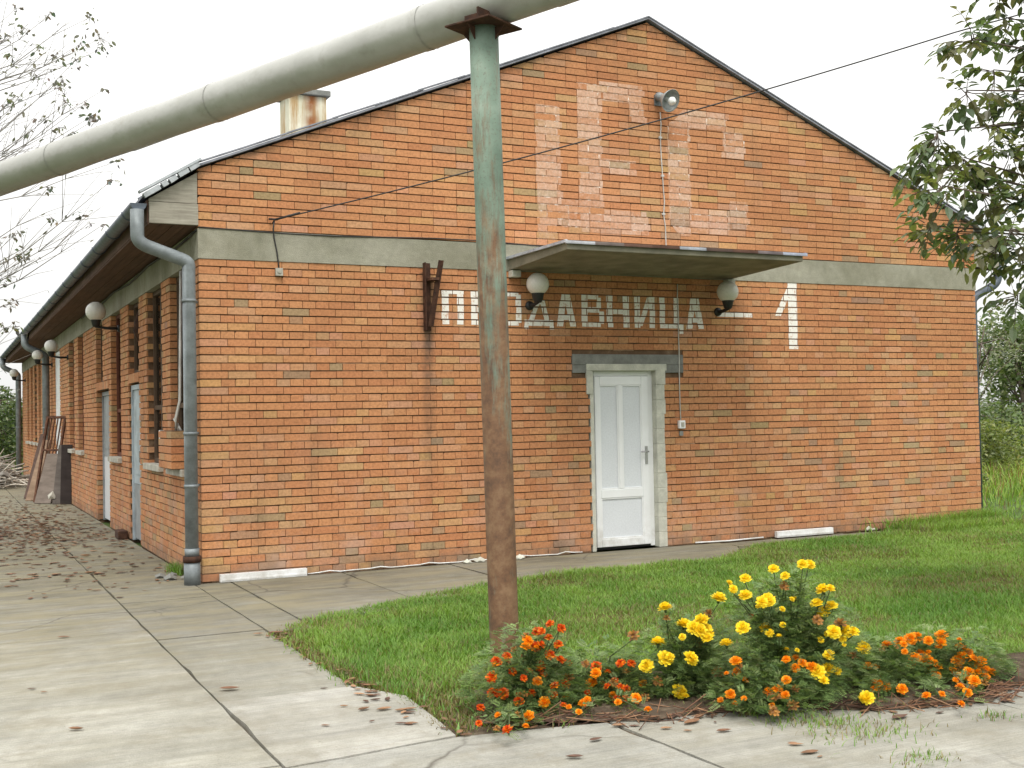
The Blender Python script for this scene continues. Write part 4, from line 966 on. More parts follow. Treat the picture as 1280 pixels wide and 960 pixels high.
# boards and frames leaning on the side wall
def lean_board(px, py, depth_y, x_off, h, wd, lean, th, mat, name, label, cat, yaw=0.0, tint=(1, 1, 1)):
    p = Vector((x_off, depth_y, 0)); root = Matrix.Translation(p) @ Matrix.Rotation(yaw, 4, 'Z') @ Matrix.Rotation(lean, 4, 'Y')
    o = MB(); o.box((-th / 2, -wd / 2, 0.0), (th / 2, wd / 2, h), 0, tint, root)
    for k in range(1, 3): o.box((-th / 2 - 0.02, -wd / 2, h * k / 3 - 0.04), (-th / 2 - 0.001, wd / 2, h * k / 3 + 0.04), 0, tuple(t * 0.85 for t in tint), root) if name == 'cabinet_door' else None
    return tag(o.build(name, mat, None, 0.004), label, cat, 'boards leaning on the side wall' if cat == 'board' else None)
lean_board(0, 0, 12.55, -0.46, 1.00, 0.34, R(24), 0.035, M['junk'], 'wooden_board', 'wide flat brown board leaning in front of the others on the side wall', 'board', R(52), (1.15, 1.1, 1.08))
lean_board(0, 0, 13.6, -0.62, 1.25, 0.20, R(21), 0.03, M['junk'], 'wooden_board', 'narrow light brown plank leaning left of the wide board', 'board', R(40), (1.5, 1.2, 0.95))
lean_board(0, 0, 14.4, -0.62, 1.35, 0.16, R(18), 0.03, M['junk'], 'wooden_board', 'dark plank leaning farthest along the side wall', 'board', R(35), (0.6, 0.45, 0.42))
lean_board(0, 0, 12.2, -0.22, 1.12, 0.22, R(15), 0.03, M['junk'], 'wooden_board', 'dark grey board leaning nearest the camera on the side wall', 'board', R(60), (0.7, 0.7, 0.72))
lean_board(0, 0, 12.4, -0.24, 1.0, 0.07, R(13), 0.02, M['pvc_panel'], 'plastic_strip', 'narrow white strip standing between the leaning boards', 'strip', R(50))
lean_board(0, 0, 12.05, -0.10, 1.10, 0.20, R(5), 0.03, M['junk'], 'wooden_board', 'blackened board standing closest to the bricks in the leaning stack', 'board', R(65), (0.22, 0.2, 0.22))
gr_ = empty('metal_grille', (-0.50, 12.9, 0)); tag(gr_, 'rusty red barred metal grille leaning upright behind the boards', 'grille')
Mg = Matrix.Translation((-0.42, 12.9, 0.0)) @ Matrix.Rotation(R(48), 4, 'Z') @ Matrix.Rotation(R(14), 4, 'Y')
b_ = MB()
for (y0, y1, z0, z1) in ((-0.22, -0.18, 0, 1.68), (0.18, 0.22, 0, 1.68), (-0.18, 0.18, 1.64, 1.68), (-0.18, 0.18, 0.0, 0.04), (-0.18, 0.18, 1.0, 1.03)): b_.box((-0.02, y0, z0), (0.02, y1, z1), 0, (1, 1, 1), Mg)
b_.build('frame', M['rust'], gr_)
for k in range(4):
    b_ = MB(); yy = -0.11 + 0.073 * k; b_.box((-0.01, yy - 0.009, 0.04), (0.01, yy + 0.009, 1.64), 0, (1, 1, 1), Mg); b_.build('bar', M['rust'], gr_)
o = MB(); lump(o, (-0.3, 12.3, 0.12), (0.10, 0.1, 0.12)); tag(o.build('crumpled_bag', M['sill']), 'crumpled pale bag on the ground between the leaning boards', 'bag')
dp = MB()                                       # heap of pruned sticks and rubble beyond the boards
for k in range(230):
    c = Vector((rnd.gauss(-1.15, 0.42), rnd.gauss(20.3, 1.0), 0)); c.z = max(0.03, rnd.uniform(0, 0.75) * math.exp(-((c.x + 1.15) ** 2 / 0.5 + (c.y - 20.3) ** 2 / 2.4)))
    d = Vector((rnd.uniform(-1, 1), rnd.uniform(-1, 1), rnd.uniform(-0.35, 0.45))).normalized() * rnd.uniform(0.2, 0.75); t = rnd.choice((0.6, 0.8, 1.0, 1.4, 1.9))
    a = c - d; b = c + d; a.z = max(0.02, a.z); b.z = max(0.02, b.z)
    dp.tube([tuple(a), tuple((a + b) / 2 + Vector((rnd.uniform(-.05, .05), rnd.uniform(-.05, .05), 0.03))), tuple(b)], [0.02, 0.016, 0.007], 5, 0, (t, t, t * 0.97))
for k in range(40):
    c = (rnd.gauss(-1.15, 0.45), rnd.gauss(20.2, 0.9), rnd.uniform(0.02, 0.4)); t = rnd.choice((0.3, 0.5, 1.0, 2.2)); lump(dp, c, (0.14, 0.16, 0.1), 0, (t, t, t))
tag(dp.build('stick_heap', M['stick']), 'tangled heap of pale cut sticks and rubble beyond the leaning boards', 'stick heap', None, 'stuff')

# ------------------------------------------------------------------ grass
def in_poly(P, poly):
    x, y = P[:, 0], P[:, 1]; c = np.zeros(len(P), bool); n = len(poly)
    for i in range(n):
        x0, y0 = poly[i]; x1, y1 = poly[(i + 1) % n]
        hit = ((y0 > y) != (y1 > y)) & (x < (x1 - x0) * (y - y0) / (y1 - y0 + 1e-12) + x0); c ^= hit
    return c
def vnoise(P, s, seed):
    r = np.random.default_rng(seed); g = r.random((64, 64)); q = P * s; i = np.floor(q).astype(int); f = q - i; f = f * f * (3 - 2 * f)
    a = g[i[:, 0] % 64, i[:, 1] % 64]; b = g[(i[:, 0] + 1) % 64, i[:, 1] % 64]; c = g[i[:, 0] % 64, (i[:, 1] + 1) % 64]; d = g[(i[:, 0] + 1) % 64, (i[:, 1] + 1) % 64]
    return (a * (1 - f[:, 0]) + b * f[:, 0]) * (1 - f[:, 1]) + (c * (1 - f[:, 0]) + d * f[:, 0]) * f[:, 1]
def blades(P, h, wdt, tint, z0=-0.02, lean=0.5):
    n = len(P); a = rng.uniform(0, 2 * np.pi, n); d = np.stack([np.cos(a), np.sin(a)], 1); s = np.stack([-d[:, 1], d[:, 0]], 1)
    bend = h * rng.uniform(0.1, lean * 1.7, n); wdt = np.broadcast_to(np.asarray(wdt), (n,))
    V = np.zeros((n, 5, 3), np.float32)
    for j, (t, ww) in enumerate(((0, -1), (0, 1), (0.55, 0.8), (0.55, -0.8), (1, 0))):
        off = d * (bend * t * t)[:, None] + s * (wdt * 0.5 * ww)[:, None]
        V[:, j, :2] = P + off; V[:, j, 2] = z0 + h * t * (1 - 0.15 * t)
    b = np.arange(n)[:, None] * 5
    F3 = np.concatenate([b + np.array([[0, 1, 2]]), b + np.array([[0, 2, 3]]), b + np.array([[3, 2, 4]])], 0)
    return V.reshape(-1, 3), F3, np.concatenate([tint, tint, tint], 0)
def grass_tint(P, dry, seed=3):
    n = len(P); k = vnoise(P, 0.9, seed) * 0.75 + vnoise(P, 3.1, seed + 1) * 0.5 - 0.12
    g1 = np.array([0.115, 0.235, 0.035]); g2 = np.array([0.235, 0.36, 0.072]); d1 = np.array([0.28, 0.23, 0.10]); d2 = np.array([0.14, 0.10, 0.05])
    t = g1 + (g2 - g1) * np.clip(k * 1.6 - 0.3 + rng.normal(0, 0.22, n), 0, 1)[:, None]
    isd = rng.random(n) < dry; mixd = rng.random(n)[:, None]; t[isd] = (d1 * mixd + d2 * (1 - mixd))[isd]
    return (t * rng.uniform(0.75, 1.25, n)[:, None]).astype(np.float32)
LAWN = [(-0.07, -2.84), (0.14, -2.58), (0.5, -2.30), (1.3, -1.88), (2.14, -1.52), (2.9, -1.36), (3.6, -1.28), (4.9, -1.28), (5.45, -0.92), (5.85, -0.62), (6.6, -0.52), (7.8, -0.42), (8.5, -0.22), (9.9, -0.06), (9.9, -6.9), (5.2, -6.5), (3.7, -6.32), (2.9, -6.2), (2.3, -5.8), (1.5, -5.6), (0.6, -5.8), (0.02, -5.80), (0.08, -5.0), (-0.08, -4.6)]
def sample(poly, n):
    q = np.array(poly); lo = q.min(0); hi = q.max(0); P = rng.uniform(lo, hi, (int(n * 2.2), 2)); P = P[in_poly(P, poly)]; return P[:n]
def lawn():
    P = sample(LAWN, 330000); d = np.hypot(P[:, 0] - CAM.x, P[:, 1] - CAM.y)
    keep = rng.random(len(P)) < np.clip(11.0 / d, 0.25, 1) ** 1.3; P = P[keep]; d = d[keep]
    P = P + rng.normal(0, 0.04, P.shape)
    # dry bare corner by the flower bed and at the foot of the post, leaf-littered left edge
    dry = 0.07 + 0.8 * np.exp(-(((P[:, 0] - 0.28) / 0.5) ** 2 + ((P[:, 1] + 5.5) / 0.55) ** 2)) + 0.5 * np.exp(-(((P[:, 0] - 0.85) / 0.35) ** 2 + ((P[:, 1] + 4.75) / 0.25) ** 2)) + 0.55 * np.exp(-((P[:, 0] + 0.04) / 0.07) ** 2)
    dry += 0.32 * np.clip((vnoise(P, 1.1, 11) - 0.58) * 5, 0, 1) + 0.25 * np.clip((vnoise(P, 4.3, 12) - 0.7) * 6, 0, 1)
    h = rng.uniform(0.025, 0.055, len(P)) * (0.55 + 0.9 * vnoise(P, 2.6, 5)); h *= np.where(dry > 0.5, 0.6, 1); h += np.where((P[:, 1] > -1.6) & (P[:, 0] > 1.2), 0.03 * rng.random(len(P)), 0)
    h += np.where((P[:, 1] > -0.75) & (P[:, 0] > 8.2), 0.10 * rng.random(len(P)), 0)
    return blades(P, h + 0.025, 0.0032 + 0.00045 * d, grass_tint(P, np.clip(dry, 0, 0.95)), -0.025, 0.6)
V1, F1, T1 = lawn()
RGT = [(9.9, -7.5), (30, -7.5), (60, 45), (10.1, 30), (10.0, 0.0)]
P = sample(RGT, 420000); d = np.hypot(P[:, 0] - CAM.x, P[:, 1] - CAM.y); keep = rng.random(len(P)) < np.clip(13.0 / d, 0, 1) ** 1.7; P = P[keep]; d = d[keep]
wild = np.clip((P[:, 1] - 1.0) / 5 + vnoise(P, 0.4, 8) - 0.5, 0, 1)
h = rng.uniform(0.04, 0.08, len(P)) + wild * rng.uniform(0.1, 0.65, len(P))
V2, F2, T2 = blades(P, h, 0.005 + 0.0006 * d, grass_tint(P, 0.10 + 0.25 * wild, 9), -0.05, 0.5)
T2 = T2 * np.where(np.repeat(wild[None], 3, 0).reshape(-1, 1) > 0.3, np.array([[1.35, 1.15, 1.2]]), 1.0).astype(np.float32)
ve = []
for (cx_, cy_, n_, r_) in ((9.3, -0.18, 900, 0.6), (9.75, -0.14, 700, 0.35), (8.5, -0.2, 420, 0.5), (9.95, -0.05, 500, 0.3), (-0.07, 1.05, 130, 0.09), (-0.06, 0.9, 70, 0.06)):
    P = np.stack([rng.normal(cx_, r_ * 0.5, n_), rng.normal(cy_, 0.06 if cx_ > 0 else 0.1, n_)], 1); ve.append(blades(P, rng.uniform(0.08, 0.26 if cx_ > 0 else 0.17, n_), 0.011 if cx_ > 0 else 0.006, grass_tint(P, 0.1), -0.02, 0.7))
LF = [(-30, -14), (-3.95, -14), (-3.95, 32), (-8, 60), (-30, 60)]
P = sample(LF, 60000); h = rng.uniform(0.06, 0.2, len(P)); ve.append(blades(P, h, 0.018, grass_tint(P, 0.15, 21), -0.05, 0.5))
FAR = [(-4, 31.2), (10, 31.2), (10, 60), (-8, 60)]
P = sample(FAR, 20000); ve.append(blades(P, rng.uniform(0.1, 0.4, len(P)), 0.03, grass_tint(P, 0.2, 22), -0.05, 0.5))
def merge(parts):
    Vs, Fs, Ts, o = [], [], [], 0
    for v, f, t in parts: Vs.append(v); Fs.append(f + o); Ts.append(t); o += len(v)
    return np.concatenate(Vs), np.concatenate(Fs), np.concatenate(Ts)
Pw = sample(LAWN, 5200); Pw = Pw[vnoise(Pw, 1.7, 31) > 0.5]
Vw = blades(Pw + rng.normal(0, 0.03, Pw.shape), rng.uniform(0.03, 0.06, len(Pw)), 0.016, grass_tint(Pw, 0.04, 41) * np.array([0.85, 0.95, 1.3], np.float32), -0.015, 1.1)
Vg, Fg, Tg = merge([(V1, F1, T1), Vw]); tag(np_mesh('lawn_grass', Vg, Fg, 3, M['grass'], Tg), 'mown green lawn in front of the shop', 'grass', None, 'stuff')
Vg, Fg, Tg = merge([(V2, F2, T2)] + ve); tag(np_mesh('wild_grass', Vg, Fg, 3, M['grass'], Tg), 'rough taller grass and weeds beside and behind the building', 'grass', None, 'stuff')
# grass tufts in the cracks of the yard
tf = []
for (px, py, n_, r_) in ((1075, 915, 260, 0.16), (1000, 900, 160, 0.10), (1150, 950, 90, 0.08), (1240, 897, 60, 0.06), (940, 893, 90, 0.05), (1035, 905, 120, 0.09), (895, 700, 120, 0.12), (790, 884, 160, 0.16), (840, 882, 160, 0.16), (720, 893, 120, 0.14), (890, 880, 140, 0.12), (1100, 872, 160, 0.16), (1180, 862, 100, 0.14)):
    c = gnd(px, py); P = np.stack([rng.normal(c.x, r_, n_), rng.normal(c.y, r_ * 0.6, n_)], 1); tf.append(blades(P, rng.uniform(0.02, 0.055, n_), 0.005, grass_tint(P, 0.35), -0.005, 0.9))
Vg, Fg, Tg = merge(tf); tag(np_mesh('crack_weeds', Vg, Fg, 3, M['grass'], Tg), 'sparse low weeds in the cracked concrete before the flowers', 'weeds', None, 'stuff')

# ------------------------------------------------------------------ dry fallen leaves
def dry_leaf(mb, c, s, a, col, curl=None):
    n0 = len(mb.v); ca, sa = math.cos(a), math.sin(a); curl = rnd.uniform(0.1, 0.5) if curl is None else curl; tw = rnd.uniform(-0.4, 0.4)
    prof = [(-1, 0.0), (-0.55, 0.32), (0.0, 0.42), (0.55, 0.28), (1.0, 0.0)]
    for (t, w_) in prof:
        for sg in (-1, 0, 1):
            x = t * s; yy = sg * w_ * s; zz = s * (curl * (abs(sg) * w_ * 1.4 + t * t * 0.45) + tw * sg * w_ * t)
            mb.v.append((c[0] + x * ca - yy * sa, c[1] + x * sa + yy * ca, c[2] + max(zz * 0.7, 0.0) + 0.003))
    for i in range(4):
        for j in (0, 1): a0 = n0 + i * 3 + j; mb.face([a0, a0 + 3, a0 + 4, a0 + 1], 0, col, True)
def leafcol(): k = rnd.uniform(0.6, 1.3); return rnd.choice([(0.17 * k, 0.085 * k, 0.05 * k), (0.21 * k, 0.11 * k, 0.06 * k), (0.11 * k, 0.06 * k, 0.042 * k), (0.26 * k, 0.15 * k, 0.085 * k)])
lt = MB()
for k in range(1500):                           # drift across the drive, thick by the boards
    yy = rnd.choice((rnd.gauss(8.6, 2.4), rnd.gauss(6.2, 1.4), rnd.uniform(1, 16))); xx = rnd.gauss(-0.85 - 0.03 * yy, 0.55) if rnd.random() < 0.75 else rnd.uniform(-3.3, -0.1)
    if yy < 0.8 or xx > -0.03: continue
    dry_leaf(lt, (xx, yy, 0.0), rnd.uniform(0.03, 0.065), rnd.uniform(0, 6.3), leafcol())
for k in range(90): dry_leaf(lt, (rnd.uniform(-3.2, -0.15), rnd.uniform(-0.2, 3.0), 0.0), rnd.uniform(0.02, 0.05), rnd.uniform(0, 6.3), leafcol())
tag(lt.build('leaf_litter', M['litter']), 'scattered brown fallen leaves drifted over the driveway by the side wall', 'fallen leaves', None, 'stuff')
le = MB()
for k in range(230):                            # litter along the lawn edge, the dry corner and the flower bed
    t = rnd.random()
    if t < 0.24: p = (rnd.gauss(-0.07, 0.05), rnd.uniform(-5.7, -2.8))
    elif t < 0.38: p = (rnd.gauss(0.32, 0.25), rnd.gauss(-5.62, 0.16))
    elif True:
        i = rnd.uniform(0.6, 6.5); a = Vector(bedpoly[int(i)]); b = Vector(bedpoly[int(i) + 1]); q_ = a.lerp(b, i % 1); p = (q_.x + rnd.gauss(0, 0.05), q_.y + rnd.gauss(0.05, 0.06))
    dry_leaf(le, (p[0], p[1], 0.002 if p[1] > -5.75 or True else 0), rnd.uniform(0.015, 0.042), rnd.uniform(0, 6.3), leafcol())
for k in range(230): i = rnd.uniform(0.3, 6.9); a = Vector(bedpoly[int(i)]); b = Vector(bedpoly[int(i) + 1]); q_ = a.lerp(b, i % 1); c = Vector((q_.x + rnd.gauss(0, 0.06), q_.y + rnd.gauss(0.03, 0.05), 0.02)); d = Vector((rnd.uniform(-1, 1), rnd.uniform(-.5, .5), rnd.uniform(-.1, .3))).normalized() * rnd.uniform(0.03, 0.14); le.tube([tuple(c - d), tuple(c + d)], 0.0028, 4, 0, leafcol())
tag(le.build('edge_litter', M['litter']), 'brown dead leaves and stalks along the lawn edge and flower bed', 'fallen leaves', None, 'stuff')
single = [(287, 862, 17), (95, 913, 13), (80, 797, 11), (718, 948, 15), (745, 926, 14), (865, 904, 20), (833, 912, 11), (860, 915, 8), (995, 932, 13), (1012, 942, 18), (990, 930, 8), (1125, 898, 20), (1185, 880, 8), (1175, 892, 9), (905, 915, 14), (430, 884, 7), (455, 888, 12), (480, 888, 14), (405, 862, 7), (323, 690 + 103, 9), (345, 792, 13), (40, 862, 8), (55, 866, 6), (465, 903, 6), (407, 908, 8), (150, 748, 7), (112, 738, 5), (1025, 947, 7), (470, 870, 9), (440, 850, 8), (425, 838, 8), (512, 892, 11), (530, 885, 9)]
for (px, py, s) in single:
    c = gnd(px, py); o = MB(); r = s / F_PX * depth_of(c) * 0.78; dry_leaf(o, (0, 0, 0), r, rnd.uniform(-0.6, 0.4), leafcol(), rnd.uniform(0.2, 0.6)); ob = o.build('fallen_leaf', M['litter']); ob.location = (c.x, c.y, 0.002)
    tag(ob, 'single curled brown dead leaf lying on the pale concrete', 'dead leaf', 'single dead leaves on the concrete')

# ------------------------------------------------------------------ marigolds
def flower_mesh(name, r, cols, layers=4, n=13, loose=0.0):
    V, Fq, T = [], [], []
    for ly in range(layers):
        f = ly / max(1, layers - 1); el = R(-4 + 78 * f) ; nn = max(5, int(n * (1 - 0.45 * f)))
        for k in range(nn):
            a = 2 * math.pi * (k + 0.5 * (ly % 2)) / nn + rnd.uniform(-0.15, 0.15); e = el + rnd.uniform(-0.2, 0.2) - loose * rnd.random(); ln = r * (1.0 - 0.38 * f) * rnd.uniform(0.85, 1.1); wd = r * 0.23 * (1 - 0.2 * f)
            d = Vector((math.cos(a) * math.cos(e), math.sin(a) * math.cos(e), math.sin(e))); s = Vector((-math.sin(a), math.cos(a), 0)); u = d.cross(s) * -1
            b0 = Vector((0, 0, r * 0.10 * f)); i = len(V)
            V += [b0 - s * wd * 0.3, b0 + s * wd * 0.3, b0 + d * ln * 0.7 + s * wd + u * r * 0.02, b0 + d * ln * 0.7 - s * wd + u * r * 0.02, b0 + d * ln + s * wd * 0.55 - u * r * 0.08, b0 + d * ln - s * wd * 0.55 - u * r * 0.08]
            c = rnd.choice(cols); kk = rnd.uniform(0.85, 1.12); c = tuple(q * kk for q in c)
            Fq += [(i, i + 1, i + 2, i + 3), (i + 3, i + 2, i + 4, i + 5)]; T += [c, c]
    cal = []
    for h_, rr in ((-0.05, 0.25), (-r * 0.9, 0.13)):
        for k in range(6): a = 2 * math.pi * k / 6; cal.append(Vector((math.cos(a) * r * rr, math.sin(a) * r * rr, h_ if h_ < -0.06 * r else -0.02 * r)))
    i = len(V); V += cal
    for k in range(6): Fq.append((i + k, i + (k + 1) % 6, i + 6 + (k + 1) % 6, i + 6 + k)); T.append((0.07, 0.11, 0.035))
    me = np_mesh(name, np.array([tuple(v) for v in V]), np.array(Fq), 4, M['petal'], np.array(T, np.float32)); return me
YEL = [(0.88, 0.68, 0.03), (0.90, 0.73, 0.05), (0.86, 0.60, 0.02)]; ORA = [(0.86, 0.30, 0.008), (0.88, 0.38, 0.012), (0.80, 0.24, 0.006)]; RED = [(0.62, 0.075, 0.008), (0.72, 0.13, 0.010), (0.52, 0.045, 0.008), (0.80, 0.26, 0.012)]; DRY = [(0.34, 0.16, 0.04), (0.22, 0.11, 0.045), (0.42, 0.2, 0.05)]
protos = {}
for key, cols, ly, n, lo in (('Y', YEL, 6, 18, 0.3), ('O', ORA, 5, 15, 0.3), ('R', RED, 4, 13, 0.35), ('D', DRY, 3, 9, 0.5)):
    protos[key] = []
    for k in range(3):
        o = flower_mesh('flower', 1.0, cols, ly, n, lo); COL.objects.unlink(o); protos[key].append(o.data); bpy.data.objects.remove(o)
FL = []                                         # (px, py, kind, size px)
def add(ox, oy, sc_, lst, kind, size):
    for (x, yy, *k) in lst:
        kd = k[0] if k else kind; s = size * (0.62 if 's' in kd else 1); kd = kd.replace('s', '') or kind; FL.append((ox + x / sc_, oy + yy / sc_, kd, s))
add(590, 770, 6.4, [(625, 60), (715, 95), (520, 125), (560, 120), (435, 160, 'D'), (450, 195, 'O'), (615, 170), (510, 240), (555, 225), (690, 225), (625, 310), (705, 345), (760, 375), (545, 395), (280, 320), (195, 365), (325, 440), (160, 490), (415, 495), (160, 615), (250, 615), (205, 615), (375, 630), (375, 680), (480, 610), (525, 520, 'O'), (660, 555), (655, 630), (750, 640, 'O'), (580, 690, 'O'), (775, 725, 'Os'), (450, 800, 'O'), (205, 790, 'Os'), (70, 730), (55, 855, 's'), (280, 910), (775, 490, 'D'), (745, 540), (405, 340, 'D'), (995, 400), (990, 455, 'O'), (1085, 450), (955, 530, 'O'), (925, 610), (890, 695, 'O'), (920, 670, 'O'), (1125, 535, 'D'), (1125, 630, 'O'), (360, 785, 'D'), (430, 240, 'O'), (335, 265, 'Ds'), (910, 380, 'D'), (460, 440, 'D')], 'R', 6.4)
add(760, 690, 4.572, [(70, 635, 'R'), (135, 635, 'R'), (25, 755, 'R'), (25, 815, 'O'), (95, 840, 'R'), (105, 785, 'R'), (160, 835, 'O'), (210, 830, 'D'), (200, 750, 'O'), (285, 735, 'D'), (100, 685, 'D'), (730, 620, 'O'), (735, 685, 'O'), (625, 685, 'D'), (655, 760, 'D'), (785, 730, 'Os'), (700, 810, 'O'), (780, 835, 'Os'), (725, 865, 'O'), (575, 350, 'D'), (510, 520, 'D'), (145, 475, 'D')], 'O', 6.2)
add(760, 690, 4.572, [(325, 315), (435, 410), (530, 390), (490, 430), (560, 440), (525, 445), (425, 485, 's'), (285, 515), (330, 605), (475, 605), (220, 650), (675, 520), (770, 430), (635, 260), (695, 175, 's'), (785, 150), (785, 245), (410, 795)], 'Y', 8.6)
add(920, 690, 4.572, [(215, 95), (420, 70), (280, 135, 's'), (495, 212), (540, 205, 's'), (460, 290), (545, 305), (500, 340), (180, 265), (150, 285), (130, 310, 's'), (170, 430), (265, 325, 's'), (340, 270, 's'), (268, 415, 's'), (245, 480, 's'), (290, 555, 's'), (595, 405, 'D'), (560, 455), (530, 465, 's'), (625, 450), (610, 495, 's'), (485, 500, 's'), (532, 585), (580, 680, 's'), (520, 670), (465, 680), (730, 545), (750, 830), (465, 385, 'D'), (275, 190, 'D'), (85, 365, 'Ds')], 'Y', 8.0)
add(920, 690, 4.572, [(435, 655), (340, 605), (380, 632), (340, 662), (288, 730), (185, 798), (238, 780), (282, 815), (230, 825, 'D'), (45, 835, 's'), (50, 725, 's'), (325, 875, 'D'), (800, 745), (755, 650), (795, 655), (215, 905, 'D'), (670, 590, 'D')], 'O', 6.8)
add(1060, 770, 5.818, [(280, 210), (380, 180), (405, 205, 's'), (455, 165), (505, 148), (585, 178), (680, 135), (672, 198), (810, 170, 's'), (815, 225), (525, 260), (585, 262, 's'), (555, 300), (575, 315), (487, 303), (460, 350), (537, 358), (625, 340), (655, 370), (650, 430), (765, 398), (800, 325), (830, 290), (880, 270), (915, 305), (905, 340), (960, 330), (940, 355), (880, 405), (940, 405), (905, 455), (850, 460), (820, 435), (920, 470), (1005, 395), (1050, 405), (1005, 440), (815, 510), (870, 555), (395, 530), (570, 575), (220, 485), (275, 515), (245, 495), (990, 480, 'D')], 'O', 6.8)
def pinnate(V, Fq, T, base, d, ln, col, n=6):
    d = d.normalized(); s = d.cross(Vector((0, 0, 1)))
    if s.length < 0.05: s = Vector((1, 0, 0))
    s.normalize(); u = s.cross(d)
    rl = Matrix.Rotation(rnd.uniform(-0.7, 0.7), 3, d); s = rl @ s; u = rl @ u
    for k in range(n + 1):
        t = 0.25 + 0.75 * k / n; p = base + d * ln * t - Vector((0, 0, 1)) * (ln * 0.28 * t * t)
        for sg in ((-1, 1) if k < n else (0,)):
            dd = (d * 0.55 + s * sg * 0.9 + u * 0.15).normalized() if sg else d; w_ = ln * 0.045; l2 = ln * 0.36 * (1 - 0.35 * abs(t - 0.55)); pr = (u.cross(dd)).normalized() * w_
            i = len(V); V += [tuple(p), tuple(p + dd * l2 * 0.5 + pr), tuple(p + dd * l2), tuple(p + dd * l2 * 0.5 - pr)]; Fq.append((i, i + 1, i + 2, i + 3)); kk = rnd.uniform(0.75, 1.25); T.append(tuple(c * kk for c in col))
PL = [  # px, py(base), half width m, height m, kinds, label, leaves, flower filter px range
    ('bushy marigold plant with red and orange flowers at the foot of the rusty post', 657, 884, 0.27, 0.44, 470, lambda f: f[0] < 703 and f[2] != 'Y'),
    ('low sprawling red orange marigold between the red bush and the tall yellow one', 745, 872, 0.26, 0.26, 380, lambda f: 703 <= f[0] < 800 and f[2] != 'Y'),
    ('loose yellow marigold with lemon flowers left of the tallest plant', 850, 866, 0.32, 0.40, 480, lambda f: f[0] < 905 and f[2] != 'R'),
    ('tallest yellow marigold bush in the middle of the flower row', 990, 868, 0.44, 0.64, 1150, lambda f: 900 <= f[0] < 1066 and f[1] < 850 and f[2] in 'YD'),
    ('low orange marigold growing at the foot of the tallest yellow bush', 965, 888, 0.26, 0.22, 220, lambda f: 900 <= f[0] < 1066),
    ('small orange marigold with long gaps between its flowers right of the tall yellow bush', 1100, 862, 0.25, 0.27, 340, lambda f: 1050 <= f[0] < 1130),
    ('orange marigold bush second from the right end of the flower row', 1163, 852, 0.19, 0.30, 300, lambda f: f[0] < 1190),
    ('rightmost orange marigold, dense with flowers, by the edge of the concrete', 1218, 852, 0.17, 0.28, 260, lambda f: True)]
left_ = list(FL)
GRNS = [(0.14, 0.215, 0.07), (0.18, 0.26, 0.085), (0.11, 0.18, 0.065), (0.21, 0.27, 0.11)]
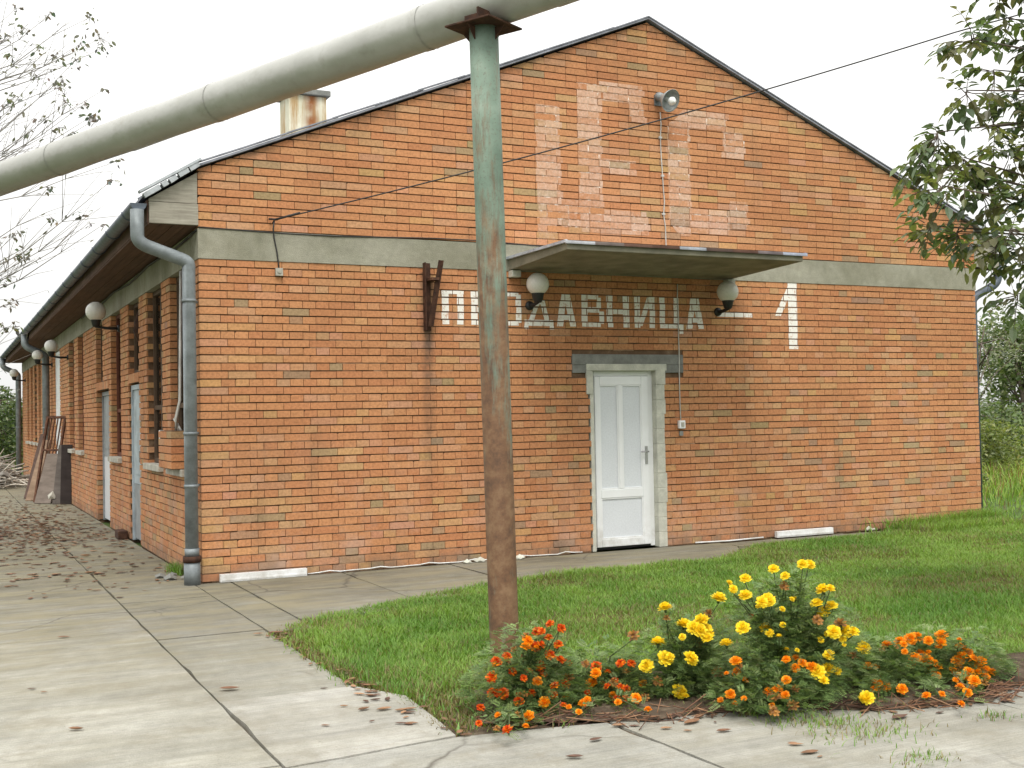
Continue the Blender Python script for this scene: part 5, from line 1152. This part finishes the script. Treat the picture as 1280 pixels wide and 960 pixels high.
for (label, px, py, rad, hgt, nl, flt) in PL:
    b = gnd(px, py); b.z = 0.03; b = b + Vector((AX_F.x, AX_F.y, 0)) * rad * 0.02
    root = empty('marigold_plant', tuple(b)); tag(root, label, 'flower plant', 'marigold plants')
    mine = [f for f in left_ if flt(f)]; left_ = [f for f in left_ if f not in mine]
    extra = []                                  # the smaller, half hidden heads between the large ones
    for f in mine:
        if f[2] != 'D' and rnd.random() < 0.5: extra.append((f[0] + rnd.gauss(0, 10), f[1] + rnd.uniform(-3, 14), rnd.choice((f[2], f[2], 'D')), f[3] * rnd.uniform(0.5, 0.85)))
    mine = (mine + extra)[:98]
    stems = MB(); tips = []
    D = depth_of(b)
    hm = max((at(f[0], f[1], D).z for f in mine), default=hgt)
    for f in mine:
        p = at(f[0], f[1], D); hf = min(1, max(0, p.z / max(hm, 0.1)))
        lat = min(1.0, abs((p - b).dot(AX_R)) / rad)
        dd = D - (0.12 if f[2] == 'Y' else 0.06) + rad * (0.8 * (hf - 0.75) + rnd.uniform(-0.3, 0.15)) * math.sqrt(max(0.15, 1 - lat * lat))
        dd = min(dd, depth_of(gnd(f[0], f[1], 0.05)) - rnd.uniform(0.0, 0.12)); p = at(f[0], f[1], dd)
        ob = bpy.data.objects.new('flower', rnd.choice(protos[f[2]])); COL.objects.link(ob); ob.parent = root; ob.location = p - b
        sz = f[3] / F_PX * dd * rnd.uniform(0.85, 1.3); ob.scale = (sz, sz, sz * 0.85)
        q = Vector((rnd.uniform(-.65, .65), rnd.uniform(-.65, .65), 1)) + Vector((-AX_F.x, -AX_F.y, 0)) * rnd.uniform(0.2, 0.9); ob.rotation_euler = q.to_track_quat('Z', 'Y').to_euler()
        m_ = b.lerp(p, 0.55) + Vector((rnd.uniform(-.04, .04), rnd.uniform(-.04, .04), 0.02)); m_.z = max(m_.z, 0.02)
        root_p = b + Vector((rnd.uniform(-.4, .4) * rad, rnd.uniform(-.4, .4) * rad, -0.02)); stems.tube([tuple(root_p), tuple(m_), tuple(p - q.normalized() * sz * 0.9)], [0.005, 0.004, 0.0026], 5, 0, (0.10, 0.13, 0.055), False)
        tips += [(root_p, m_, p)]
    V, Fq, T = [], [], []
    cnt = int(nl * 6.5)
    for k in range(cnt):
        if tips and rnd.random() < 0.50:        # leaf mass inside and below the flower heads
            c = rnd.choice(tips)[2]; sft = rnd.uniform(0.16, 0.75); ax = Vector((b.x, b.y, c.z)); p = c.lerp(ax, sft) + Vector((rnd.gauss(0, 0.03), rnd.gauss(0, 0.03), 0)); p.z = 0.02 + max(0.0, c.z - 0.045) * rnd.random() ** 0.7; out = Vector((c.x - b.x, c.y - b.y, 0)) * 2.0 + Vector((rnd.gauss(0, 1), rnd.gauss(0, 1), rnd.uniform(0.0, 1.0)))
        elif tips and rnd.random() < 0.30:       # along the stems
            a, m_, c = rnd.choice(tips); t = rnd.uniform(0.15, 0.85); p = a.lerp(m_, t * 2) if t < 0.5 else m_.lerp(c, t * 2 - 1); out = Vector((rnd.gauss(0, 1), rnd.gauss(0, 1), rnd.uniform(-0.1, 0.8)))
        else:
            a = rnd.uniform(0, 6.283); rr = rad * 1.15 * math.sqrt(rnd.random()); zz = 0.02 + hgt * 1.05 * max(0.12, 1 - (rr / rad / 1.25) ** 2) * rnd.uniform(0.03, 0.85); p = b + Vector((math.cos(a) * rr, math.sin(a) * rr * 0.8, zz)); out = Vector((math.cos(a), math.sin(a), rnd.uniform(-0.2, 0.9)))
        pinnate(V, Fq, T, p, out, rnd.uniform(0.035, 0.07), rnd.choice(GRNS))
    np_mesh('foliage', np.array(V), np.array(Fq), 4, M['fol'], np.array(T, np.float32), root)
    stems.build('stems', M['fol'], root)

# ------------------------------------------------------------------ trees
def leaf_cloud(centers, radii, n, size, cols, droop=0.3, flat=1.0):
    """many folded leaf blades: arrays of vertices, quads and per-face tints"""
    c = np.asarray(centers, float); w_ = np.asarray(radii, float) ** 2; idx = rng.choice(len(c), n, p=w_ / w_.sum())
    d = rng.normal(size=(n, 3)); d /= np.linalg.norm(d, axis=1)[:, None]; r = rng.random(n) ** 0.45
    P = c[idx] + d * (r * np.asarray(radii)[idx])[:, None] * np.array([1, 1, flat])
    ax = rng.normal(size=(n, 3)); ax[:, 2] = ax[:, 2] * 0.5 - droop; ax /= np.linalg.norm(ax, axis=1)[:, None]
    s = np.cross(ax, rng.normal(size=(n, 3))); s /= np.linalg.norm(s, axis=1)[:, None]; u = np.cross(s, ax)
    ln = size * rng.uniform(0.6, 1.3, n)[:, None]; wd = ln * 0.27
    V = np.stack([P, P + ax * ln * 0.45 + s * wd + u * wd * 0.4, P + ax * ln, P + ax * ln * 0.45 - s * wd + u * wd * 0.4, P + ax * ln * 0.5], 1).reshape(-1, 3)
    b = np.arange(n)[:, None] * 5; Fq = np.concatenate([b + np.array([[0, 1, 2, 4]]), b + np.array([[0, 4, 2, 3]])], 0)
    cols = np.asarray(cols); t = cols[rng.integers(0, len(cols), n)] * rng.uniform(0.7, 1.3, n)[:, None]
    cl_ = (0.8 + 0.4 * rng.random(len(c)))[idx][:, None]; t = t * cl_
    return V, Fq, np.concatenate([t, t], 0).astype(np.float32)
def tree(name, loc, h, cr, label, n, size, cols, group=None, trunk_r=0.12, cz=0.6, cat='tree', clumps=26, flat=0.9, bare=0.25):
    loc = Vector(loc); root = empty(name, tuple(loc)); tag(root, label, cat, group)
    tk = MB(); top = loc + Vector((rnd.uniform(-.1, .1) * h, rnd.uniform(-.1, .1) * h, h * 0.75)); pts = [loc + Vector((0, 0, -0.1))]
    for j in range(1, 6): pts.append(loc.lerp(top, j / 5) + Vector((rnd.uniform(-.04, .04), rnd.uniform(-.04, .04), 0)) * h * 0.4)
    tk.tube(pts, [trunk_r * (1.25 - 0.2 * j) for j in range(6)], 9)
    cs, rs = [], []
    for k in range(clumps):
        a = rnd.uniform(0, 6.283); rr = cr * math.sqrt(rnd.random()); zc = h * (cz + (1 - cz) * 0.95 * rnd.uniform(-1, 1) * math.sqrt(max(0.05, 1 - (rr / cr) ** 2))); c = loc + Vector((math.cos(a) * rr, math.sin(a) * rr, max(0.25, zc)))
        cs.append(tuple(c)); rs.append(cr * rnd.uniform(0.2, 0.42)); st = pts[rnd.randint(1, 5)]; tk.tube([tuple(st), tuple(st.lerp(c, 0.5) + Vector((0, 0, 0.06 * h))), tuple(c)], [trunk_r * 0.35, trunk_r * 0.22, trunk_r * 0.06], 5)
    tk.build('trunk', M['bark'], root)
    V, Fq, T = leaf_cloud(cs, rs, n, size, cols, 0.25, flat); np_mesh('crown', V, Fq, 4, M['leaf'], T, root)
DKG = [(0.05, 0.08, 0.032), (0.07, 0.105, 0.042), (0.085, 0.12, 0.045)]; MDG = [(0.085, 0.13, 0.045), (0.115, 0.16, 0.055), (0.14, 0.17, 0.065)]; YLG = [(0.17, 0.21, 0.06), (0.22, 0.235, 0.075), (0.13, 0.17, 0.05)]; HAZE = [(0.24, 0.26, 0.19), (0.30, 0.31, 0.23), (0.20, 0.225, 0.16)]  # background greens are lightened, so haze is painted into the leaf colours
bgt = 'trees and bushes behind the building'
# right of the building
tree('bush', (17.6, 9.5, 0), 2.2, 1.3, 'dark green bush against the right corner of the building', 4600, 0.12, DKG + MDG, bgt, 0.06, 0.5, 'bush')
tree('bush', (20.4, 10.0, 0), 1.9, 1.4, 'dark leafy bush at the right edge behind the tall weeds', 4600, 0.12, DKG + MDG, bgt, 0.06, 0.5, 'bush')
tree('slender_tree', (21.2, 14.0, 0), 4.5, 1.2, 'thin haze-paled grey green tree rising just right of the building', 1500, 0.09, HAZE, bgt, 0.06, 0.62)
tree('slender_tree', (25.0, 14.0, 0), 4.4, 1.6, 'sparse haze-paled tree showing sky through its crown at the right edge', 1300, 0.09, HAZE, bgt, 0.07, 0.62)
tree('bush', (23.0, 13.6, 0), 2.5, 1.7, 'mid green bush filling the gap between the two haze-paled trees', 4200, 0.12, MDG + HAZE, bgt, 0.07, 0.5, 'bush')
tree('weed_clump', (15.0, 5.6, 0), 1.25, 0.75, 'yellow green weed clump nearest the right corner of the building', 4200, 0.075, YLG, bgt, 0.02, 0.5, 'weeds')
tree('weed_clump', (16.9, 6.2, 0), 1.35, 0.95, 'tall yellow green weed clump at the right edge in front of the dark bushes', 4600, 0.08, YLG, bgt, 0.02, 0.5, 'weeds')
tree('weed_clump', (13.6, 4.0, 0), 0.7, 0.6, 'low green weed clump right of the wall', 2600, 0.06, MDG + YLG, bgt, 0.015, 0.5, 'weeds')
for k, (x, yy, hh) in enumerate(((30, 16, 4.5), (34, 10, 5.2), (30, 3, 4.2), (38, 24, 6))):
    tree('broadleaf_tree', (x, yy, 0), hh, 2.0, ['round green tree far right of the yard', 'taller green tree at the far right boundary', 'small tree standing alone at the right boundary', 'tallest tree beyond the right field'][k], 4200, 0.2, MDG, bgt, 0.11, 0.6)
# beyond the far end of the side wall
for k, (x, yy, hh, r_) in enumerate(((-0.6, 33.0, 3.1, 1.6), (1.2, 35.5, 3.3, 1.7), (-3.4, 36.5, 4.0, 2.0), (-6.0, 33.5, 4.4, 2.0))):
    tree('hedge_tree', (x, yy, 0), hh, r_, ['dark green shrub at the far end of the side wall', 'leafy shrub partly hidden behind the far end of the building', 'larger dark tree beyond the end of the driveway', 'dark tree left of the end of the driveway'][k], 6500, 0.15, DKG + MDG, bgt, 0.08, 0.5)

# walnut at the right: limbs out of frame, leafy boughs hanging into the picture
WT = Vector((7.15, -5.35, 0)); walnut = empty('walnut_tree', tuple(WT)); tag(walnut, 'walnut tree with drooping compound leaves overhanging from the right edge', 'tree')
cls = [(1215, 55, 34), (1262, 28, 30), (1242, 92, 24), (1208, 118, 26), (1268, 125, 34), (1242, 165, 30), (1172, 172, 34), (1150, 205, 26), (1205, 205, 42), (1262, 195, 38), (1178, 238, 30), (1228, 248, 38), (1276, 255, 38), (1162, 288, 26), (1196, 296, 34), (1245, 312, 38), (1278, 330, 34), (1272, 372, 22), (1262, 292, 30), (1310, 60, 50), (1320, 160, 55), (1330, 260, 55), (1320, 340, 45), (1380, 100, 70), (1390, 240, 70), (1400, 20, 70), (1340, -40, 60), (1240, -25, 30), (1285, -60, 50), (1440, 320, 60)]
tk = MB(); tr_top = WT + Vector((0.15, 0.1, 5.6)); tpts = [WT + Vector((0, 0, -0.1)), WT + Vector((0.05, 0, 1.2)), WT + Vector((0.02, 0.06, 2.4)), WT + Vector((0.1, 0.05, 3.6)), WT + Vector((0.12, 0.1, 4.6)), tr_top]
tk.tube(tpts, [0.2, 0.17, 0.15, 0.12, 0.09, 0.06], 12)
V, Fq, T = [], [], []
WCOL = [(0.115, 0.16, 0.08), (0.145, 0.19, 0.08), (0.10, 0.14, 0.085), (0.20, 0.22, 0.08), (0.15, 0.145, 0.085)]
def leaflet(p, d, s, ln, col):
    u = s.cross(d).normalized(); i = len(V); w_ = ln * 0.29; sag = Vector((0, 0, -1)) * ln * 0.12
    V.extend(tuple(x) for x in (p, p + d * ln * 0.3 + s * w_ * 0.85 + u * w_ * 0.35, p + d * ln * 0.65 + s * w_ * 0.8 + u * w_ * 0.3 + sag * 0.5, p + d * ln + sag, p + d * ln * 0.65 - s * w_ * 0.8 + u * w_ * 0.3 + sag * 0.5, p + d * ln * 0.3 - s * w_ * 0.85 + u * w_ * 0.35, p + d * ln * 0.35, p + d * ln * 0.67 + sag * 0.5))
    for q in ((0, 1, 6, 6), (1, 2, 7, 6), (2, 3, 7, 7), (0, 6, 5, 5), (6, 7, 4, 5), (7, 3, 4, 4)): Fq.append(tuple(i + j for j in q)); T.append(col)
def compound(mb, base, d, ln, col, n=3):
    d = d.normalized(); pts = [base + d * ln * t - Vector((0, 0, 1)) * ln * 0.32 * t * t for t in (0, 0.5, 1)]; mb.tube([tuple(p) for p in pts], [0.004, 0.003, 0.0018], 4, 0, (1, 1, 1), False)
    for k in range(n + 1):
        t = 0.3 + 0.7 * k / n; p = base + d * ln * t - Vector((0, 0, 1)) * ln * 0.32 * t * t; t_ = (d - Vector((0, 0, 1)) * 0.64 * t).normalized(); s = t_.cross(Vector((rnd.uniform(-.3, .3), rnd.uniform(-.3, .3), 1))).normalized()
        for sg in ((-1, 1) if k < n else (0,)):
            dd = (t_ * 0.55 + s * sg + Vector((0, 0, -0.35 + rnd.uniform(-.2, .2)))).normalized() if sg else t_; sd = dd.cross(Vector((0, 0, 1)));
            if sd.length < 0.05: sd = s
            sd = (sd.normalized() + Vector((0, 0, rnd.uniform(-.5, .5)))).normalized(); kk = rnd.uniform(0.75, 1.3); leaflet(p, dd, sd, rnd.uniform(0.07, 0.115), tuple(c * kk for c in col))
for (px, py, r_) in cls:
    D = rnd.uniform(7.9, 8.9); c = at(px, py, D); rm = r_ / F_PX * D
    st = min(tpts[2:], key=lambda q: (q - c).length + abs(q.z - c.z + 0.3)); mid = st.lerp(c, 0.5) + Vector((0, 0, 0.18)); e = c + Vector((0, 0, rm * 0.2)); lp_ = [st, st.lerp(mid, 0.6) + Vector((0, 0, 0.05)), mid.lerp(e, 0.4), e]; tk.tube([tuple(q) for q in lp_], [0.026, 0.016, 0.010, 0.004], 6)
    nb = max(6, int(r_ * r_ / 88))
    for k in range(nb):
        dv = Vector((rnd.gauss(0, 1), rnd.gauss(0, 1), rnd.gauss(0.1, 0.8))).normalized(); p = c + dv * rm * rnd.uniform(0.0, 0.55); compound(tk, p, dv + Vector((0, 0, -0.15)) - AX_R * 0.3, rnd.uniform(0.13, 0.24), rnd.choice(WCOL), rnd.choice((2, 3, 3)))
        if k % 2: tk.tube([tuple(e.lerp(c, 0.3)), tuple(p)], [0.006, 0.003], 4)
for (px, py) in ((1180, 42), (1183, 40)):
    pass
tk.build('trunk', M['bark'], walnut)
V_ = np.array(V); F_ = [tuple(f[:3]) if f[3] == f[2] else f for f in Fq]
me = bpy.data.meshes.new('crown'); me.from_pydata([tuple(v - np.array(WT)) for v in V_], [], F_); me.materials.append(M['leaf'])
a_t = me.attributes.new('tint', 'FLOAT_COLOR', 'FACE'); cc_ = np.ones((len(F_), 4), np.float32); cc_[:, :3] = np.array(T); a_t.data.foreach_set('color', cc_.ravel())
ob = bpy.data.objects.new('crown', me); COL.objects.link(ob); ob.parent = walnut

# thin autumn tree at the left, mostly bare
LT = at(-190, 640, 14.0); LT.z = 0; ltree = empty('autumn_tree', tuple(LT)); tag(ltree, 'nearly bare autumn tree with sparse leaves reaching in from the left edge behind the pipe', 'tree')
tk = MB(); tpts = [LT + Vector((0, 0, -0.1)), LT + Vector((0.05, 0, 1.4)), LT + Vector((0.1, 0.1, 2.8)), LT + Vector((0.05, 0.15, 4.2)), LT + Vector((0.2, 0.1, 5.6)), LT + Vector((0.25, 0.2, 7.2))]
tk.tube(tpts, [0.17, 0.14, 0.12, 0.095, 0.065, 0.03], 10)
V, Fq, T = [], [], []
LCOL = [(0.13, 0.135, 0.115), (0.16, 0.15, 0.125), (0.11, 0.11, 0.105), (0.19, 0.175, 0.13)]
tgt = [(125, 48, 10), (112, 22, 7), (128, 60, 6), (95, 75, 8), (82, 128, 10), (70, 105, 6), (50, 60, 6), (30, 35, 7), (60, 20, 6), (15, 70, 6), (100, 55, 7), (115, 145, 8), (118, 150, 6), (105, 130, 5), (80, 105, 6), (45, 95, 6), (10, 130, 8), (25, 125, 7), (55, 150, 5), (90, 165, 4), (130, 112, 3), (140, 225, 5), (145, 202, 4), (60, 235, 6), (65, 272, 6), (100, 270, 5), (112, 278, 4), (18, 292, 6), (25, 325, 8), (10, 345, 6), (30, 318, 5), (12, 380, 7), (20, 408, 6), (5, 410, 8), (-10, 360, 10), (130, 280, 3), (70, 70, 6), (20, 10, 6), (5, 50, 8), (35, 165, 4), (75, 160, 5)]
for (px, py, r_) in tgt:
    D = rnd.uniform(12.6, 14.8); c = at(px, py, D); st = min(tpts[1:], key=lambda q: abs(q.z - (c.z - 0.9))); nn = 6; pts = []
    for j in range(nn + 1):
        t = j / nn; p = st.lerp(c, t) + Vector((0, 0, -0.28 * math.sin(t * 3.14))) + Vector((rnd.gauss(0, .03), rnd.gauss(0, .03), rnd.gauss(0, .03))) * (t < 1); pts.append(p)
    tk.tube([tuple(p) for p in pts], [0.013 * (1 - 0.92 * j / nn) + 0.0015 for j in range(nn + 1)], 5)
    for j in range(10):
        i = rnd.randint(2, nn - 1); d = (pts[i + 1 if i < nn else i] - pts[i - 1]).normalized(); q = pts[i] + (d + Vector((rnd.gauss(0, .5), rnd.gauss(0, .5), rnd.gauss(0.25, .4)))) * rnd.uniform(0.2, 0.65); tk.tube([tuple(pts[i]), tuple(pts[i].lerp(q, 0.5) + Vector((0, 0, 0.02))), tuple(q)], [0.0035, 0.0028, 0.0016], 4)
        for m2 in range(rnd.randint(0, 1)): leaflet(q, Vector((rnd.gauss(0, 1), rnd.gauss(0, 1), rnd.gauss(-.7, .5))).normalized(), Vector((rnd.gauss(0, 1), rnd.gauss(0, 1), rnd.gauss(0, .5))).normalized(), rnd.uniform(0.05, 0.08), rnd.choice(LCOL))
    for k in range(int(r_ * 1.7)):
        p = c + Vector((rnd.gauss(0, 1), rnd.gauss(0, 1), rnd.gauss(0, 1))) * (r_ * 0.75 / F_PX * D); d = Vector((rnd.gauss(0, 1), rnd.gauss(0, 1), rnd.gauss(-0.6, 0.6))).normalized(); s = d.cross(Vector((rnd.gauss(0, 1), rnd.gauss(0, 1), rnd.gauss(0, 1)))).normalized(); leaflet(p, d, s, rnd.uniform(0.045, 0.08), tuple(x * rnd.uniform(0.8, 1.25) for x in rnd.choice(LCOL)))
        tk.tube([tuple(c), tuple(p)], [0.003, 0.002], 3)
tk.build('trunk', M['overexposed_bark'], ltree)
F_ = [tuple(f[:3]) if f[3] == f[2] else f for f in Fq]
me = bpy.data.meshes.new('crown'); me.from_pydata([tuple(np.array(v) - np.array(LT)) for v in V], [], F_); me.materials.append(M['leaf'])
a_t = me.attributes.new('tint', 'FLOAT_COLOR', 'FACE'); cc_ = np.ones((len(F_), 4), np.float32); cc_[:, :3] = np.array(T); a_t.data.foreach_set('color', cc_.ravel())
ob = bpy.data.objects.new('crown', me); COL.objects.link(ob); ob.parent = ltree
